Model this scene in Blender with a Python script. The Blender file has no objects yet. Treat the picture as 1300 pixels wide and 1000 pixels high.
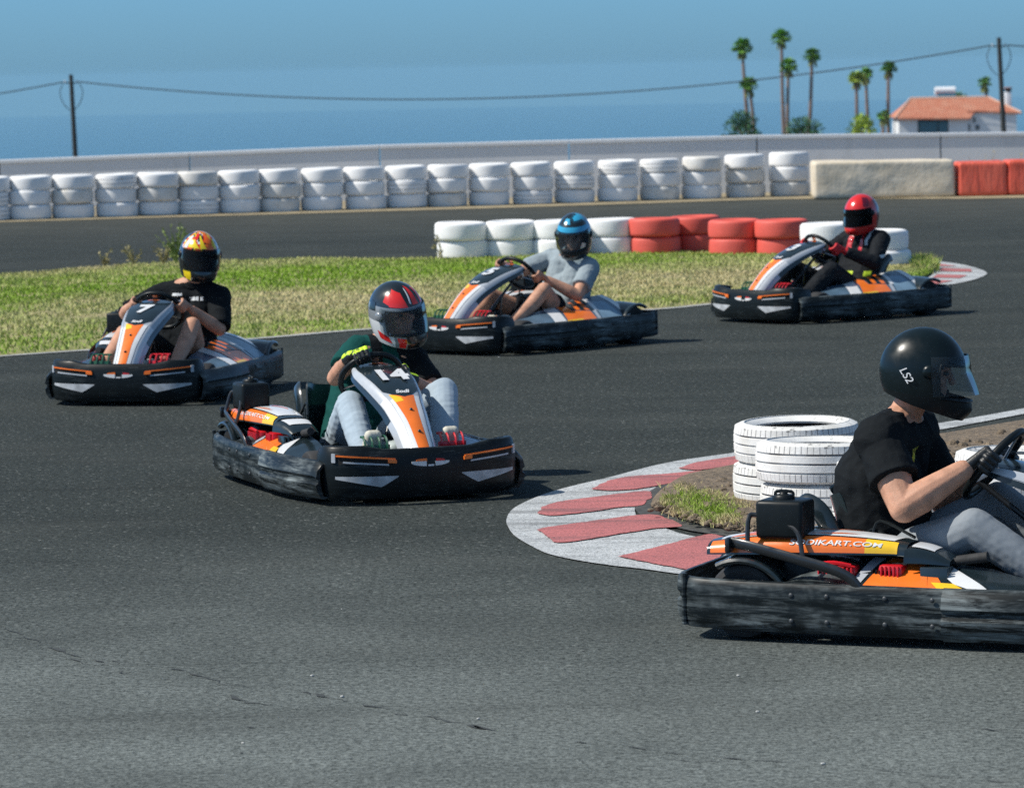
import bpy, bmesh, math, random
from mathutils import Vector, Matrix, noise, Euler, Quaternion
random.seed(7)
PI = math.pi
R = math.radians
scene = bpy.context.scene
COL = scene.collection
V = Vector

# ------------------------------------------------------------------ camera (real place: standing photographer, long lens)
CAM_H, FPX, HZ, ROLL = 2.013, 5000.0, 413.2, R(1.138)
_p = math.atan(HZ / FPX)
_fw = V((0, math.cos(_p), -math.sin(_p)))
_u0 = V((0, math.sin(_p), math.cos(_p)))
_r0 = V((1, 0, 0))
_rt = _r0 * math.cos(ROLL) - _u0 * math.sin(ROLL)
_up = _r0 * math.sin(ROLL) + _u0 * math.cos(ROLL)
camd = bpy.data.cameras.new('camera')
cam = bpy.data.objects.new('camera', camd)
COL.objects.link(cam)
m = Matrix((( _rt.x, _up.x, -_fw.x, 0), (_rt.y, _up.y, -_fw.y, 0), (_rt.z, _up.z, -_fw.z, CAM_H), (0, 0, 0, 1)))
cam.matrix_world = m
camd.sensor_width = 36.0
camd.lens = FPX / 1300.0 * 36.0
camd.clip_start, camd.clip_end = 0.5, 120000
camd.dof.use_dof = True
camd.dof.focus_distance = 15.2
camd.dof.aperture_fstop = 9.0
scene.camera = cam


def at(px, py, z=0.0, Y=None):
    """the point of the place seen at a pixel of the 1300x1000 photograph: on height z, or at distance Y"""
    d = _fw + _rt * ((px - 650) / FPX) + _up * ((500 - py) / FPX)
    t = (z - CAM_H) / d.z if Y is None else Y / d.y
    return V((0, 0, CAM_H)) + d * t


# ------------------------------------------------------------------ materials
def lin(c):
    return tuple(((x / 255.0) / 12.92 if x / 255.0 <= 0.04045 else ((x / 255.0 + 0.055) / 1.055) ** 2.4) for x in c)


class NT:
    def __init__(s, name):
        s.m = bpy.data.materials.new(name)
        s.m.use_nodes = True
        s.t = s.m.node_tree
        s.p = s.t.nodes['Principled BSDF']
        s.tc = None

    def n(s, kind, **kw):
        x = s.t.nodes.new(kind)
        for k, v in kw.items():
            if k.startswith('i_'):
                x.inputs[k[2:].replace('_', ' ')].default_value = v
            else:
                setattr(x, k, v)
        return x

    def l(s, a, b):
        s.t.links.new(a, b)

    def coord(s, scale=(1, 1, 1), kind='Object'):
        if s.tc is None:
            s.tc = s.n('ShaderNodeTexCoord')
        mp = s.n('ShaderNodeMapping')
        mp.inputs['Scale'].default_value = scale
        s.l(s.tc.outputs[kind], mp.inputs['Vector'])
        return mp.outputs['Vector']

    def noise(s, scale, detail=3, rough=0.55, vec=None, dist=0.0):
        x = s.n('ShaderNodeTexNoise')
        x.inputs['Scale'].default_value = scale
        x.inputs['Detail'].default_value = detail
        x.inputs['Roughness'].default_value = rough
        x.inputs['Distortion'].default_value = dist
        s.l(vec if vec is not None else s.coord(), x.inputs['Vector'])
        return x.outputs['Fac']

    def ramp(s, fac, stops, const=False):
        x = s.n('ShaderNodeValToRGB')
        cr = x.color_ramp
        if const:
            cr.interpolation = 'CONSTANT'
        while len(cr.elements) < len(stops):
            cr.elements.new(0.5)
        for e, (pos, c) in zip(cr.elements, stops):
            e.position = pos
            e.color = (c, c, c, 1) if isinstance(c, (int, float)) else (*c[:3], 1)
        s.l(fac, x.inputs['Fac'])
        return x.outputs['Color']

    def mix(s, fac, a, b, mode='MIX'):
        x = s.n('ShaderNodeMix', data_type='RGBA', blend_type=mode)
        for v, i in ((fac, 0), (a, 6), (b, 7)):
            if isinstance(v, (int, float)):
                x.inputs[i].default_value = v if i == 0 else (v, v, v, 1)
            elif isinstance(v, tuple):
                x.inputs[i].default_value = (*v[:3], 1)
            else:
                s.l(v, x.inputs[i])
        return x.outputs[2]

    def math(s, op, a, b=None, c=None):
        x = s.n('ShaderNodeMath', operation=op)
        for i, v in enumerate((a, b, c)):
            if v is None:
                continue
            if isinstance(v, (int, float)):
                x.inputs[i].default_value = v
            else:
                s.l(v, x.inputs[i])
        return x.outputs[0]

    def base(s, v):
        if isinstance(v, tuple):
            s.p.inputs['Base Color'].default_value = (*v[:3], 1)
        else:
            s.l(v, s.p.inputs['Base Color'])

    def rough(s, v):
        if isinstance(v, (int, float)):
            s.p.inputs['Roughness'].default_value = v
        else:
            s.l(v, s.p.inputs['Roughness'])

    def bump(s, h, strength=0.3, dist=0.01):
        b = s.n('ShaderNodeBump')
        b.inputs['Strength'].default_value = strength
        b.inputs['Distance'].default_value = dist
        s.l(h, b.inputs['Height'])
        s.l(b.outputs['Normal'], s.p.inputs['Normal'])


def simple(name, c, rough=0.5, metal=0.0, coat=0.0, var=0.12, scale=14.0, bump=0.0, bscale=120.0, bdist=0.004):
    t = NT(name)
    c2 = tuple(x * (1 - var) for x in c)
    c3 = tuple(min(1, x * (1 + var)) for x in c)
    f = t.noise(scale, 4)
    t.base(t.mix(t.ramp(f, [(0.3, 0.0), (0.7, 1.0)]), c2, c3))
    t.rough(t.ramp(t.noise(scale * 2.3, 3), [(0.3, max(0.02, rough - 0.07)), (0.7, min(1, rough + 0.07))]))
    t.p.inputs['Metallic'].default_value = metal
    t.p.inputs['Coat Weight'].default_value = coat
    t.p.inputs['Coat Roughness'].default_value = 0.06
    if bump:
        t.bump(t.noise(bscale, 3), bump, bdist)
    return t.m


M = {}


def scuffed(name, lo, hi, col):
    t = NT(name)
    s1 = t.noise(1.0, 7, 0.72, t.coord((4, 4, 42)), 0.5)
    s2 = t.noise(1.0, 4, 0.6, t.coord((13, 13, 260)))
    big = t.noise(4.5, 4, 0.6)
    a = t.math('MULTIPLY', t.ramp(s1, [(lo, 0.0), (hi, 1.0)]), t.ramp(big, [(0.40, 0.06), (0.66, 1.0)]))
    b = t.math('MULTIPLY', t.ramp(s2, [(0.6, 0.0), (0.74, 0.7)]), t.ramp(big, [(0.4, 0.0), (0.6, 1.0)]))
    w = t.math('MAXIMUM', a, b)
    t.base(t.mix(w, (0.006, 0.009, 0.0105), col))
    t.rough(t.ramp(w, [(0.0, 0.36), (1.0, 0.7)]))
    t.bump(t.noise(1.0, 5, 0.6, t.coord((8, 8, 60))), 0.06, 0.003)
    t.p.inputs['Specular IOR Level'].default_value = 0.22
    return t.m


M['side_plastic'] = scuffed('scuffed black plastic', 0.44, 0.66, (0.23, 0.27, 0.28))
M['front_plastic'] = scuffed('black plastic', 0.53, 0.80, (0.10, 0.12, 0.125))
M['black'] = simple('black plastic parts', (0.007, 0.010, 0.0115), 0.42)
M['black'].node_tree.nodes['Principled BSDF'].inputs['Specular IOR Level'].default_value = 0.22
M['slot'] = simple('dark recess', (0.004, 0.005, 0.006), 0.8)
M['rubber'] = simple('kart tyre rubber', (0.022, 0.022, 0.023), 0.78, bump=0.3)
M['steel'] = simple('grey steel', (0.33, 0.34, 0.35), 0.35, 0.9)
M['dark_steel'] = simple('black painted tube', (0.02, 0.022, 0.025), 0.3, 0.2, 0.3)
M['rim'] = simple('wheel rim alloy', (0.42, 0.42, 0.43), 0.4, 0.9)
M['orange'] = simple('orange paint', (0.80, 0.17, 0.02), 0.33, 0, 0.35, 0.08)
M['deep_orange'] = simple('red orange paint', (0.72, 0.10, 0.02), 0.33, 0, 0.35, 0.08)
M['yellow'] = simple('yellow paint', (0.82, 0.50, 0.02), 0.33, 0, 0.35, 0.08)
M['white'] = simple('white paint', (0.68, 0.69, 0.70), 0.34, 0, 0.35, 0.05)
M['wedge'] = simple('shade-greyed white plastic', (0.40, 0.42, 0.44), 0.45, var=0.25, scale=20)  # white bumper wedges, greyed so their shade is in the colour
M['silver'] = simple('pale grey paint', (0.40, 0.43, 0.47), 0.36, 0, 0.3, 0.06)
M['slate'] = simple('slate blue paint', (0.075, 0.13, 0.19), 0.3, 0, 0.4)
M['ink'] = simple('gloss black paint', (0.010, 0.018, 0.022), 0.26, 0, 0.5)
M['red'] = simple('red enamel', (0.55, 0.012, 0.02), 0.35, 0, 0.3)
M['green'] = simple('green enamel', (0.012, 0.09, 0.045), 0.4, 0, 0.2)
M['fuel'] = simple('milky tank plastic', (0.42, 0.48, 0.48), 0.4)
M['skin'] = simple('skin', (0.50, 0.265, 0.175), 0.55, 0, 0, 0.20, 22, 0.35, 140, 0.003)
M['skin'].node_tree.nodes['Principled BSDF'].inputs['Specular IOR Level'].default_value = 0.3
M['skin'].node_tree.nodes['Principled BSDF'].inputs['Subsurface Weight'].default_value = 0.05
M['skin'].node_tree.nodes['Principled BSDF'].inputs['Subsurface Radius'].default_value = (0.012, 0.004, 0.002)
M['eye'] = simple('dark eye', (0.03, 0.02, 0.015), 0.2)
M['hair'] = simple('brown hair', (0.025, 0.015, 0.010), 0.6, bump=0.6, bscale=300)


def cloth(name, c, rough=0.85, fold=0.35, fscale=16, weave=900):
    t = NT(name)
    f = t.noise(fscale * 0.6, 4)
    t.base(t.mix(t.ramp(f, [(0.3, 0.0), (0.7, 1.0)]), tuple(x * 0.93 for x in c), tuple(min(1, x * 1.06) for x in c)))
    t.rough(rough)
    t.p.inputs['Specular IOR Level'].default_value = 0.08
    h = t.math('ADD', t.noise(fscale, 3), t.math('MULTIPLY', t.noise(weave, 2), 0.06))
    t.bump(h, fold, 0.02)
    return t.m


M['tee_black'] = cloth('black cotton', (0.010, 0.012, 0.014))
M['tee_green'] = cloth('dark green cotton', (0.008, 0.062, 0.056))
M['polo_grey'] = cloth('grey cotton', (0.26, 0.31, 0.34))
M['jeans_grey'] = cloth('grey denim', (0.23, 0.255, 0.28), 0.9, 0.22, 9)
M['jeans_pale'] = cloth('pale blue denim', (0.33, 0.40, 0.46), 0.9, 0.22, 9)
M['shorts_dark'] = cloth('dark shorts cloth', (0.012, 0.013, 0.016))
M['suit_black'] = cloth('black race suit', (0.013, 0.015, 0.018), 0.7)
M['glove_black'] = simple('black glove leather', (0.012, 0.013, 0.014), 0.45, bump=0.4)
M['glove_lime'] = simple('lime glove cloth', (0.50, 0.75, 0.02), 0.6)
M['glove_red'] = simple('red glove cloth', (0.55, 0.015, 0.02), 0.55)
M['shoe_white'] = simple('off white shoe canvas', (0.52, 0.50, 0.42), 0.7)
M['shoe_dark'] = simple('dark shoe leather', (0.02, 0.02, 0.022), 0.5)
M['shoe_red'] = simple('red brown shoe', (0.30, 0.04, 0.03), 0.5)
M['lime'] = simple('lime cloth patch', (0.45, 0.60, 0.02), 0.7)
M['print_white'] = simple('white print', (0.55, 0.57, 0.58), 0.7)
M['print_yellow'] = simple('yellow print', (0.60, 0.52, 0.03), 0.7)
M['blue'] = simple('bright blue', (0.02, 0.08, 0.42), 0.5)


def tyre_paint(name, c, dirt=0.4, sipes=False):
    t = NT(name)
    n1 = t.noise(7, 5, 0.6)
    n2 = t.noise(60, 3)
    col = t.mix(t.ramp(n1, [(0.42, 0.0), (0.75, dirt)]), c, tuple(x * y for x, y in zip(c, (0.66, 0.62, 0.54))))
    col = t.mix(t.ramp(n2, [(0.62, 0.0), (0.75, 0.25 + dirt * 0.4)]), col, (0.10, 0.10, 0.10))
    if sipes:
        sep = t.n('ShaderNodeSeparateXYZ')
        t.l(t.coord(), sep.inputs[0])
        ang = t.math('ARCTAN2', sep.outputs[1], sep.outputs[0])
        wv = t.math('SINE', t.math('MULTIPLY', ang, 66))
        line = t.ramp(wv, [(0.80, 0.0), (0.97, 1.0)])
        az = t.math('ABSOLUTE', sep.outputs[2])
        rr = t.math('SQRT', t.math('ADD', t.math('POWER', sep.outputs[0], 2.0), t.math('POWER', sep.outputs[1], 2.0)))
        band = t.math('MULTIPLY', t.math('GREATER_THAN', az, 0.044), t.math('LESS_THAN', az, 0.076))
        band = t.math('MULTIPLY', band, t.math('GREATER_THAN', rr, 0.255))
        wear = t.ramp(t.noise(9, 3), [(0.36, 0.15), (0.6, 0.95)])
        col = t.mix(t.math('MULTIPLY', t.math('MULTIPLY', line, band), wear), col, (0.12, 0.12, 0.125))
        bl = t.ramp(t.noise(34, 4), [(0.56, 0.0), (0.64, 1.0)])
        edge = t.math('MULTIPLY', t.math('MULTIPLY', bl, t.math('GREATER_THAN', az, 0.068)), t.ramp(t.noise(5, 2), [(0.48, 0.0), (0.62, 0.8)]))
        col = t.mix(edge, col, (0.06, 0.06, 0.06))
    t.base(col)
    t.rough(0.62)
    t.bump(t.noise(90, 4), 0.25, 0.004)
    return t.m


M['tyre_white'] = tyre_paint('white painted tyre', (0.80, 0.805, 0.81), 0.25)
M['tyre_white_dirty'] = tyre_paint('dirty white painted tyre', (0.70, 0.69, 0.665), 0.75)
M['tyre_white_worn'] = tyre_paint('worn white painted tyre', (0.72, 0.72, 0.705), 0.55, True)
M['tyre_red'] = tyre_paint('red painted tyre', (0.68, 0.10, 0.075), 0.35)
M['tyre_dark'] = simple('bare tyre rubber', (0.05, 0.05, 0.05), 0.8)


# ------------------------------------------------------------------ mesh helper
def crom(pts, n):
    """smooth path through pts (tuples of any length), n steps per span"""
    P = [tuple(p) for p in pts]
    out = []
    k = len(P[0])
    for i in range(len(P) - 1):
        p0, p1, p2, p3 = P[max(i - 1, 0)], P[i], P[i + 1], P[min(i + 2, len(P) - 1)]
        for j in range(n):
            t = j / n
            out.append(tuple(0.5 * (2 * p1[c] + (p2[c] - p0[c]) * t + (2 * p0[c] - 5 * p1[c] + 4 * p2[c] - p3[c]) * t * t + (3 * p1[c] - p0[c] - 3 * p2[c] + p3[c]) * t ** 3) for c in range(k)))
    out.append(P[-1])
    return out


class MB:
    def __init__(s):
        s.v, s.f, s.mi = [], [], []

    def add(s, vs, fs, m=0):
        o = len(s.v)
        s.v += [tuple(v) for v in vs]
        s.f += [tuple(i + o for i in f) for f in fs]
        s.mi += [m] * len(fs)

    def quad(s, a, b, c, d, m=0):
        s.add([a, b, c, d], [(0, 1, 2, 3)], m)

    def box(s, c, size, bev=0.0, m=0, mat=None, seg=2):
        b = bmesh.new()
        bmesh.ops.create_cube(b, size=1)
        for v in b.verts:
            v.co = V((v.co.x * size[0], v.co.y * size[1], v.co.z * size[2]))
        if bev:
            bmesh.ops.bevel(b, geom=list(b.edges), offset=bev, segments=seg, profile=0.5, affect='EDGES')
        b.verts.index_update()
        T = Matrix.Translation(c) @ (mat.to_4x4() if mat is not None else Matrix())
        s.add([T @ v.co for v in b.verts], [[v.index for v in f.verts] for f in b.faces], m)
        b.free()

    def loft(s, secs, closed=True, ring=False, caps=True, m=0):
        k = len(secs[0])
        vs = [p for sec in secs for p in sec]
        fs = []
        n = len(secs)
        for i in range(n if ring else n - 1):
            a, b = i * k, ((i + 1) % n) * k
            for j in range(k if closed else k - 1):
                j2 = (j + 1) % k
                fs.append((a + j, a + j2, b + j2, b + j))
        if caps and closed and not ring:
            fs.append(tuple(range(k - 1, -1, -1)))
            fs.append(tuple((n - 1) * k + j for j in range(k)))
        s.add(vs, fs, m)

    def tube(s, pts, r, seg=10, m=0, ring=False, flat=None, caps=True):
        P = [V(p) for p in pts]
        n = len(P)
        rs = r if isinstance(r, (list, tuple)) else [r] * n
        T = []
        for i in range(n):
            a = P[(i - 1) % n] if (ring or i > 0) else P[i]
            b = P[(i + 1) % n] if (ring or i < n - 1) else P[i]
            T.append((b - a).normalized())
        ref = V((0, 0, 1)) if abs(T[0].z) < 0.9 else V((1, 0, 0))
        nn = (ref - T[0] * ref.dot(T[0])).normalized()
        secs = []
        for i in range(n):
            nn = (nn - T[i] * nn.dot(T[i]))
            if nn.length < 1e-6:
                nn = V((1, 0, 0))
            nn.normalize()
            bb = T[i].cross(nn)
            sc = flat or (1, 1)
            secs.append([P[i] + nn * (rs[i] * sc[0] * math.cos(2 * PI * j / seg)) + bb * (rs[i] * sc[1] * math.sin(2 * PI * j / seg)) for j in range(seg)])
        s.loft(secs, True, ring, caps, m)

    def capsule(s, a, ra, b, rb, seg=14, capa=True, capb=True, sc=None):
        """tapered round-ended limb"""
        a, b = V(a), V(b)
        d = b - a
        L = d.length
        if L < 1e-6:
            d = V((0, 0, 1))
            L = 1e-6
        else:
            d = d / L
        prof = []
        for k in range(5):
            q = PI / 2 * k / 4
            if capa:
                prof.append((-ra * math.cos(q), max(ra * math.sin(q), 1e-4)))
        if not capa:
            prof.append((0, 1e-4)); prof.append((0, ra))
        for k in range(5):
            q = PI / 2 * k / 4
            if capb:
                prof.append((L + rb * math.sin(q), max(rb * math.cos(q), 1e-4)))
        if not capb:
            prof.append((L, rb)); prof.append((L, 1e-4))
        ref = V((0, 0, 1)) if abs(d.z) < 0.9 else V((1, 0, 0))
        n = (ref - d * ref.dot(d)).normalized()
        w = d.cross(n)
        s.loft([[a + d * t + n * (r * math.cos(2 * PI * j / seg)) + w * (r * math.sin(2 * PI * j / seg)) for j in range(seg)] for t, r in prof], True, False, True)

    def ellipsoid(s, c, r, mat=None, seg=20, rings=12, m=0):
        c = V(c)
        secs = []
        for i in range(rings + 1):
            q = PI * i / rings
            z, rr = math.cos(q), max(math.sin(q), 1e-3)
            sec = []
            for j in range(seg):
                p = V((r[0] * rr * math.cos(2 * PI * j / seg), r[1] * rr * math.sin(2 * PI * j / seg), -r[2] * z))
                sec.append(c + (mat @ p if mat is not None else p))
            secs.append(sec)
        s.loft(secs, True, False, True, m)

    def lathe(s, prof, seg=32, M4=None, m=0, mats=None, ring=True):
        """prof (r,z); ring closes the profile"""
        k = len(prof)
        vs = []
        for i in range(seg):
            a = 2 * PI * i / seg
            for r, z in prof:
                p = V((r * math.cos(a), r * math.sin(a), z))
                vs.append(M4 @ p if M4 is not None else p)
        for j in range(k if ring else k - 1):
            j2 = (j + 1) % k
            fs = [(i * k + j, ((i + 1) % seg) * k + j, ((i + 1) % seg) * k + j2, i * k + j2) for i in range(seg)]
            if j == 0:
                s.add(vs, fs, mats[j] if mats else m)
                base = len(s.v) - len(vs)
            else:
                s.f += [tuple(q + base for q in f) for f in fs]
                s.mi += [mats[j] if mats else m] * len(fs)

    def patch(s, fn, corners, off=0.002, nu=8, nv=4, m=0):
        """a thin skin laid on surface fn(u,v)->point over a bilinear quad of (u,v) corners, lifted along the surface normal"""
        a, b, c, d = corners
        vs = []
        e = 0.01
        for i in range(nu + 1):
            for j in range(nv + 1):
                x, y = i / nu, j / nv
                u = (a[0] * (1 - x) + b[0] * x) * (1 - y) + (d[0] * (1 - x) + c[0] * x) * y
                v = (a[1] * (1 - x) + b[1] * x) * (1 - y) + (d[1] * (1 - x) + c[1] * x) * y
                p = fn(u, v)
                nrm = (fn(u + e, v) - fn(u - e, v)).cross(fn(u, v + e) - fn(u, v - e))
                if nrm.length > 1e-9:
                    p = p + nrm.normalized() * off
                vs.append(p)
        k = nv + 1
        s.add(vs, [(i * k + j, (i + 1) * k + j, (i + 1) * k + j + 1, i * k + j + 1) for i in range(nu) for j in range(nv)], m)

    def sheet(s, fn, us, vs_, th=0.0, m=0, mfn=None):
        """surface grid, with thickness th below along the normal when given"""
        nu, nv = len(us), len(vs_)
        e = 1e-3
        top, bot = [], []
        for u in us:
            for v in vs_:
                p = fn(u, v)
                top.append(p)
                if th:
                    nrm = (fn(u + e, v) - fn(u - e, v)).cross(fn(u, v + e) - fn(u, v - e))
                    bot.append(p - nrm.normalized() * th if nrm.length > 1e-12 else p)
        fs = [(i * nv + j, (i + 1) * nv + j, (i + 1) * nv + j + 1, i * nv + j + 1) for i in range(nu - 1) for j in range(nv - 1)]
        o = len(s.v)
        if not th:
            s.add(top, fs, m)
        else:
            N = len(top)
            fb = [tuple(q + N for q in reversed(f)) for f in fs]
            side = []
            for i in range(nu - 1):
                for j in (0, nv - 1):
                    a, b = i * nv + j, (i + 1) * nv + j
                    side.append((b, a, a + N, b + N) if j == 0 else (a, b, b + N, a + N))
            for j in range(nv - 1):
                for i in (0, nu - 1):
                    a, b = i * nv + j, i * nv + j + 1
                    side.append((a, b, b + N, a + N) if i == 0 else (b, a, a + N, b + N))
            s.add(top + bot, fs + fb + side, m)

    def mesh(s, name, mats, smooth=True, angle=40):
        me = bpy.data.meshes.new(name)
        me.from_pydata(s.v, [], s.f)
        for mm in (mats if isinstance(mats, (list, tuple)) else [mats]):
            me.materials.append(mm)
        me.polygons.foreach_set('material_index', s.mi)
        me.polygons.foreach_set('use_smooth', [smooth] * len(me.polygons))
        me.update()
        if smooth and angle:
            me.set_sharp_from_angle(angle=R(angle))
        return me

    def build(s, name, mats, parent=None, smooth=True, angle=40):
        return link(name, s.mesh(name, mats, smooth, angle), parent)


def link(name, me, parent=None):
    o = bpy.data.objects.new(name, me)
    COL.objects.link(o)
    if parent is not None:
        o.parent = parent
    return o


def tag(o, label=None, cat=None, group=None, kind=None):
    if label: o['label'] = label
    if cat: o['category'] = cat
    if group: o['group'] = group
    if kind: o['kind'] = kind
    return o


def empty(name, loc=(0, 0, 0), rz=0.0):
    o = bpy.data.objects.new(name, None)
    COL.objects.link(o)
    o.location = loc
    o.rotation_euler = (0, 0, rz)
    o.empty_display_size = 0.2
    return o


def copy_tree(o, parent=None):
    c = o.copy()
    COL.objects.link(c)
    c.parent = parent
    for ch in list(o.children):
        copy_tree(ch, c)
    return c


def remeshed(mb, name, mats, voxel, smooth_it=4, parent=None, folds=0.0, ffreq=16.0, seed=0, stretch=(1, 1, 1)):
    me = mb.mesh('tmp', M['black'], False, 0)
    o = bpy.data.objects.new('tmp', me)
    COL.objects.link(o)
    r = o.modifiers.new('r', 'REMESH')
    r.mode = 'VOXEL'
    r.voxel_size = voxel
    r.use_smooth_shade = True
    sm = o.modifiers.new('s', 'SMOOTH')
    sm.factor = 0.5
    sm.iterations = smooth_it
    dg = bpy.context.evaluated_depsgraph_get()
    dg.update()
    out = bpy.data.meshes.new_from_object(o.evaluated_get(dg))
    out.name = name
    bpy.data.objects.remove(o)
    bpy.data.meshes.remove(me)
    out.materials.clear()
    for mm in (mats if isinstance(mats, (list, tuple)) else [mats]):
        out.materials.append(mm)
    if folds:
        nr = [v.normal.copy() for v in out.vertices]
        for v, n in zip(out.vertices, nr):
            p = V((v.co.x * ffreq * stretch[0] + seed, v.co.y * ffreq * stretch[1], v.co.z * ffreq * stretch[2]))
            q = 1 - abs(noise.noise(p)) * 2
            v.co += n * (folds * (q * 0.6 + noise.noise(p * 2.3) * 0.5))
    out.polygons.foreach_set('use_smooth', [True] * len(out.polygons))
    out.polygons.foreach_set('material_index', [0] * len(out.polygons))
    out.update()
    return link(name, out, parent)


def text_mesh(body, size, mat, name, parent, M4, thick=0.0015, bold=0.0, shear=0.0):
    cu = bpy.data.curves.new('t', 'FONT')
    cu.body = body
    cu.size = size
    cu.extrude = thick
    cu.offset = bold
    cu.shear = shear
    cu.align_x = 'CENTER'
    cu.align_y = 'CENTER'
    o = bpy.data.objects.new('t', cu)
    COL.objects.link(o)
    dg = bpy.context.evaluated_depsgraph_get()
    dg.update()
    me = bpy.data.meshes.new_from_object(o.evaluated_get(dg))
    bpy.data.objects.remove(o)
    me.transform(M4)
    me.materials.clear()
    me.materials.append(mat)
    me.name = name
    return link(name, me, parent)

# ================================================================== SKY AND SUN
SUN_EL = R(47)
to_sun = V((-1.0, -0.15, 0)).normalized() * math.cos(SUN_EL) + V((0, 0, math.sin(SUN_EL)))
sd = bpy.data.lights.new('sun', 'SUN')
sd.energy = 5.0
sd.angle = R(0.53)
sd.color = (1.0, 0.95, 0.86)
sun = bpy.data.objects.new('sun', sd)
COL.objects.link(sun)
sun.rotation_euler = (-to_sun).to_track_quat('-Z', 'Y').to_euler()
w = bpy.data.worlds.new('World')
scene.world = w
w.use_nodes = True
nt = w.node_tree
sky = nt.nodes.new('ShaderNodeTexSky')
sky.sky_type = 'NISHITA'
sky.sun_disc = False
sky.sun_elevation = SUN_EL
sky.sun_rotation = math.atan2(to_sun.x, to_sun.y)
sky.altitude = 300
sky.air_density = 1.0
sky.dust_density = 0.6
sky.ozone_density = 1.6
def wmix(fac, A, B, mode):
    x = nt.nodes.new('ShaderNodeMix')
    x.data_type = 'RGBA'
    x.blend_type = mode
    for v, q in ((fac, 0), (A, 6), (B, 7)):
        if hasattr(v, 'is_linked'):
            nt.links.new(v, x.inputs[q])
        else:
            x.inputs[q].default_value = v
    return x.outputs[2]


# maritime sky: bluer toward the horizon than the clear-air model alone
tcw = nt.nodes.new('ShaderNodeTexCoord')
spw = nt.nodes.new('ShaderNodeSeparateXYZ')
nt.links.new(tcw.outputs['Generated'], spw.inputs[0])
mr = nt.nodes.new('ShaderNodeMapRange')
mr.interpolation_type = 'SMOOTHSTEP'
mr.inputs['From Min'].default_value = 0.0
mr.inputs['From Max'].default_value = 0.45
nt.links.new(spw.outputs[2], mr.inputs['Value'])
tint = wmix(mr.outputs[0], (0.255, 0.555, 1.05, 1), (0.86, 0.92, 0.84, 1), 'MIX')
skyc = wmix(1.0, sky.outputs[0], tint, 'MULTIPLY')
bg = nt.nodes['Background']
bg.inputs['Strength'].default_value = 0.125
nt.links.new(skyc, bg.inputs['Color'])
vs = scene.view_settings
vs.view_transform = 'Standard'
vs.look = 'None'
vs.exposure = 0.12
vs.gamma = 1.0
scene.cycles.use_denoising = False
scene.cycles.max_bounces = 8
scene.cycles.transparent_max_bounces = 16

# ================================================================== GROUND
WALL_L, WALL_R = at(0, 262, 0), at(1300, 240, 0)


def poly_sheet(pts, z, name, mat, kind='structure', parent=None):
    b = bmesh.new()
    vv = [b.verts.new((p[0], p[1], z)) for p in pts]
    f = b.faces.new(vv)
    f.normal_update()
    if f.normal.z < 0:
        f.normal_flip()
    bmesh.ops.triangulate(b, faces=[f])
    me = bpy.data.meshes.new(name)
    b.to_mesh(me)
    b.free()
    me.materials.append(mat)
    o = link(name, me, parent)
    if kind:
        o['kind'] = kind
    return o


# asphalt
t = NT('racing asphalt')
g1 = t.noise(36, 6, 0.85)
g2 = t.noise(110, 3, 0.85)
vor = t.n('ShaderNodeTexVoronoi')
vor.inputs['Scale'].default_value = 40
t.l(t.coord(), vor.inputs['Vector'])
grain = t.math('ADD', t.math('MULTIPLY', g1, 0.55), t.math('MULTIPLY', g2, 0.45))
col = t.mix(t.ramp(grain, [(0.42, 0.0), (0.58, 1.0)]), (0.0045, 0.0065, 0.0065), (0.080, 0.092, 0.088))
# pale aggregate showing through
sp = t.math('LESS_THAN', vor.outputs['Distance'], 0.30)
sp = t.math('MULTIPLY', sp, t.ramp(t.noise(23, 2), [(0.54, 0.0), (0.60, 0.85)]))
col = t.mix(sp, col, (0.20, 0.21, 0.20))
# paler toward the camera, dark rubbered line through the corner
sy = t.n('ShaderNodeSeparateXYZ')
t.l(t.coord(), sy.inputs[0])
big = t.noise(0.35, 4, 0.6)
wob = t.math('ADD', sy.outputs[1], t.math('MULTIPLY', big, 5.0))
wob = t.math('ADD', wob, t.math('MULTIPLY', sy.outputs[0], 0.28))
near = t.n('ShaderNodeMapRange')
near.interpolation_type = 'SMOOTHSTEP'
for q, v in (('From Min', 13.2), ('From Max', 19.8), ('To Min', 1.0), ('To Max', 0.0)):
    near.inputs[q].default_value = v
t.l(wob, near.inputs['Value'])
col = t.mix(t.math('MULTIPLY', near.outputs[0], 0.95), col, t.mix(t.ramp(grain, [(0.42, 0.0), (0.58, 1.0)]), (0.045, 0.053, 0.051), (0.270, 0.300, 0.290)))
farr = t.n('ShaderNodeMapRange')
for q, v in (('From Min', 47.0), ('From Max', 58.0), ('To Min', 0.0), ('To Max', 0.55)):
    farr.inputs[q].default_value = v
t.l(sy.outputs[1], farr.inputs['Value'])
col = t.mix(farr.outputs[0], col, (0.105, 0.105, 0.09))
mid = t.noise(1.1, 5, 0.6)
col = t.mix(t.ramp(mid, [(0.3, 0.0), (0.75, 0.40)]), col, (0.020, 0.024, 0.024))
pale = t.noise(0.55, 4, 0.6, t.coord((0.6, 1.4, 1)))
col = t.mix(t.ramp(pale, [(0.5, 0.0), (0.8, 0.30)]), col, (0.095, 0.100, 0.092))
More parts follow.
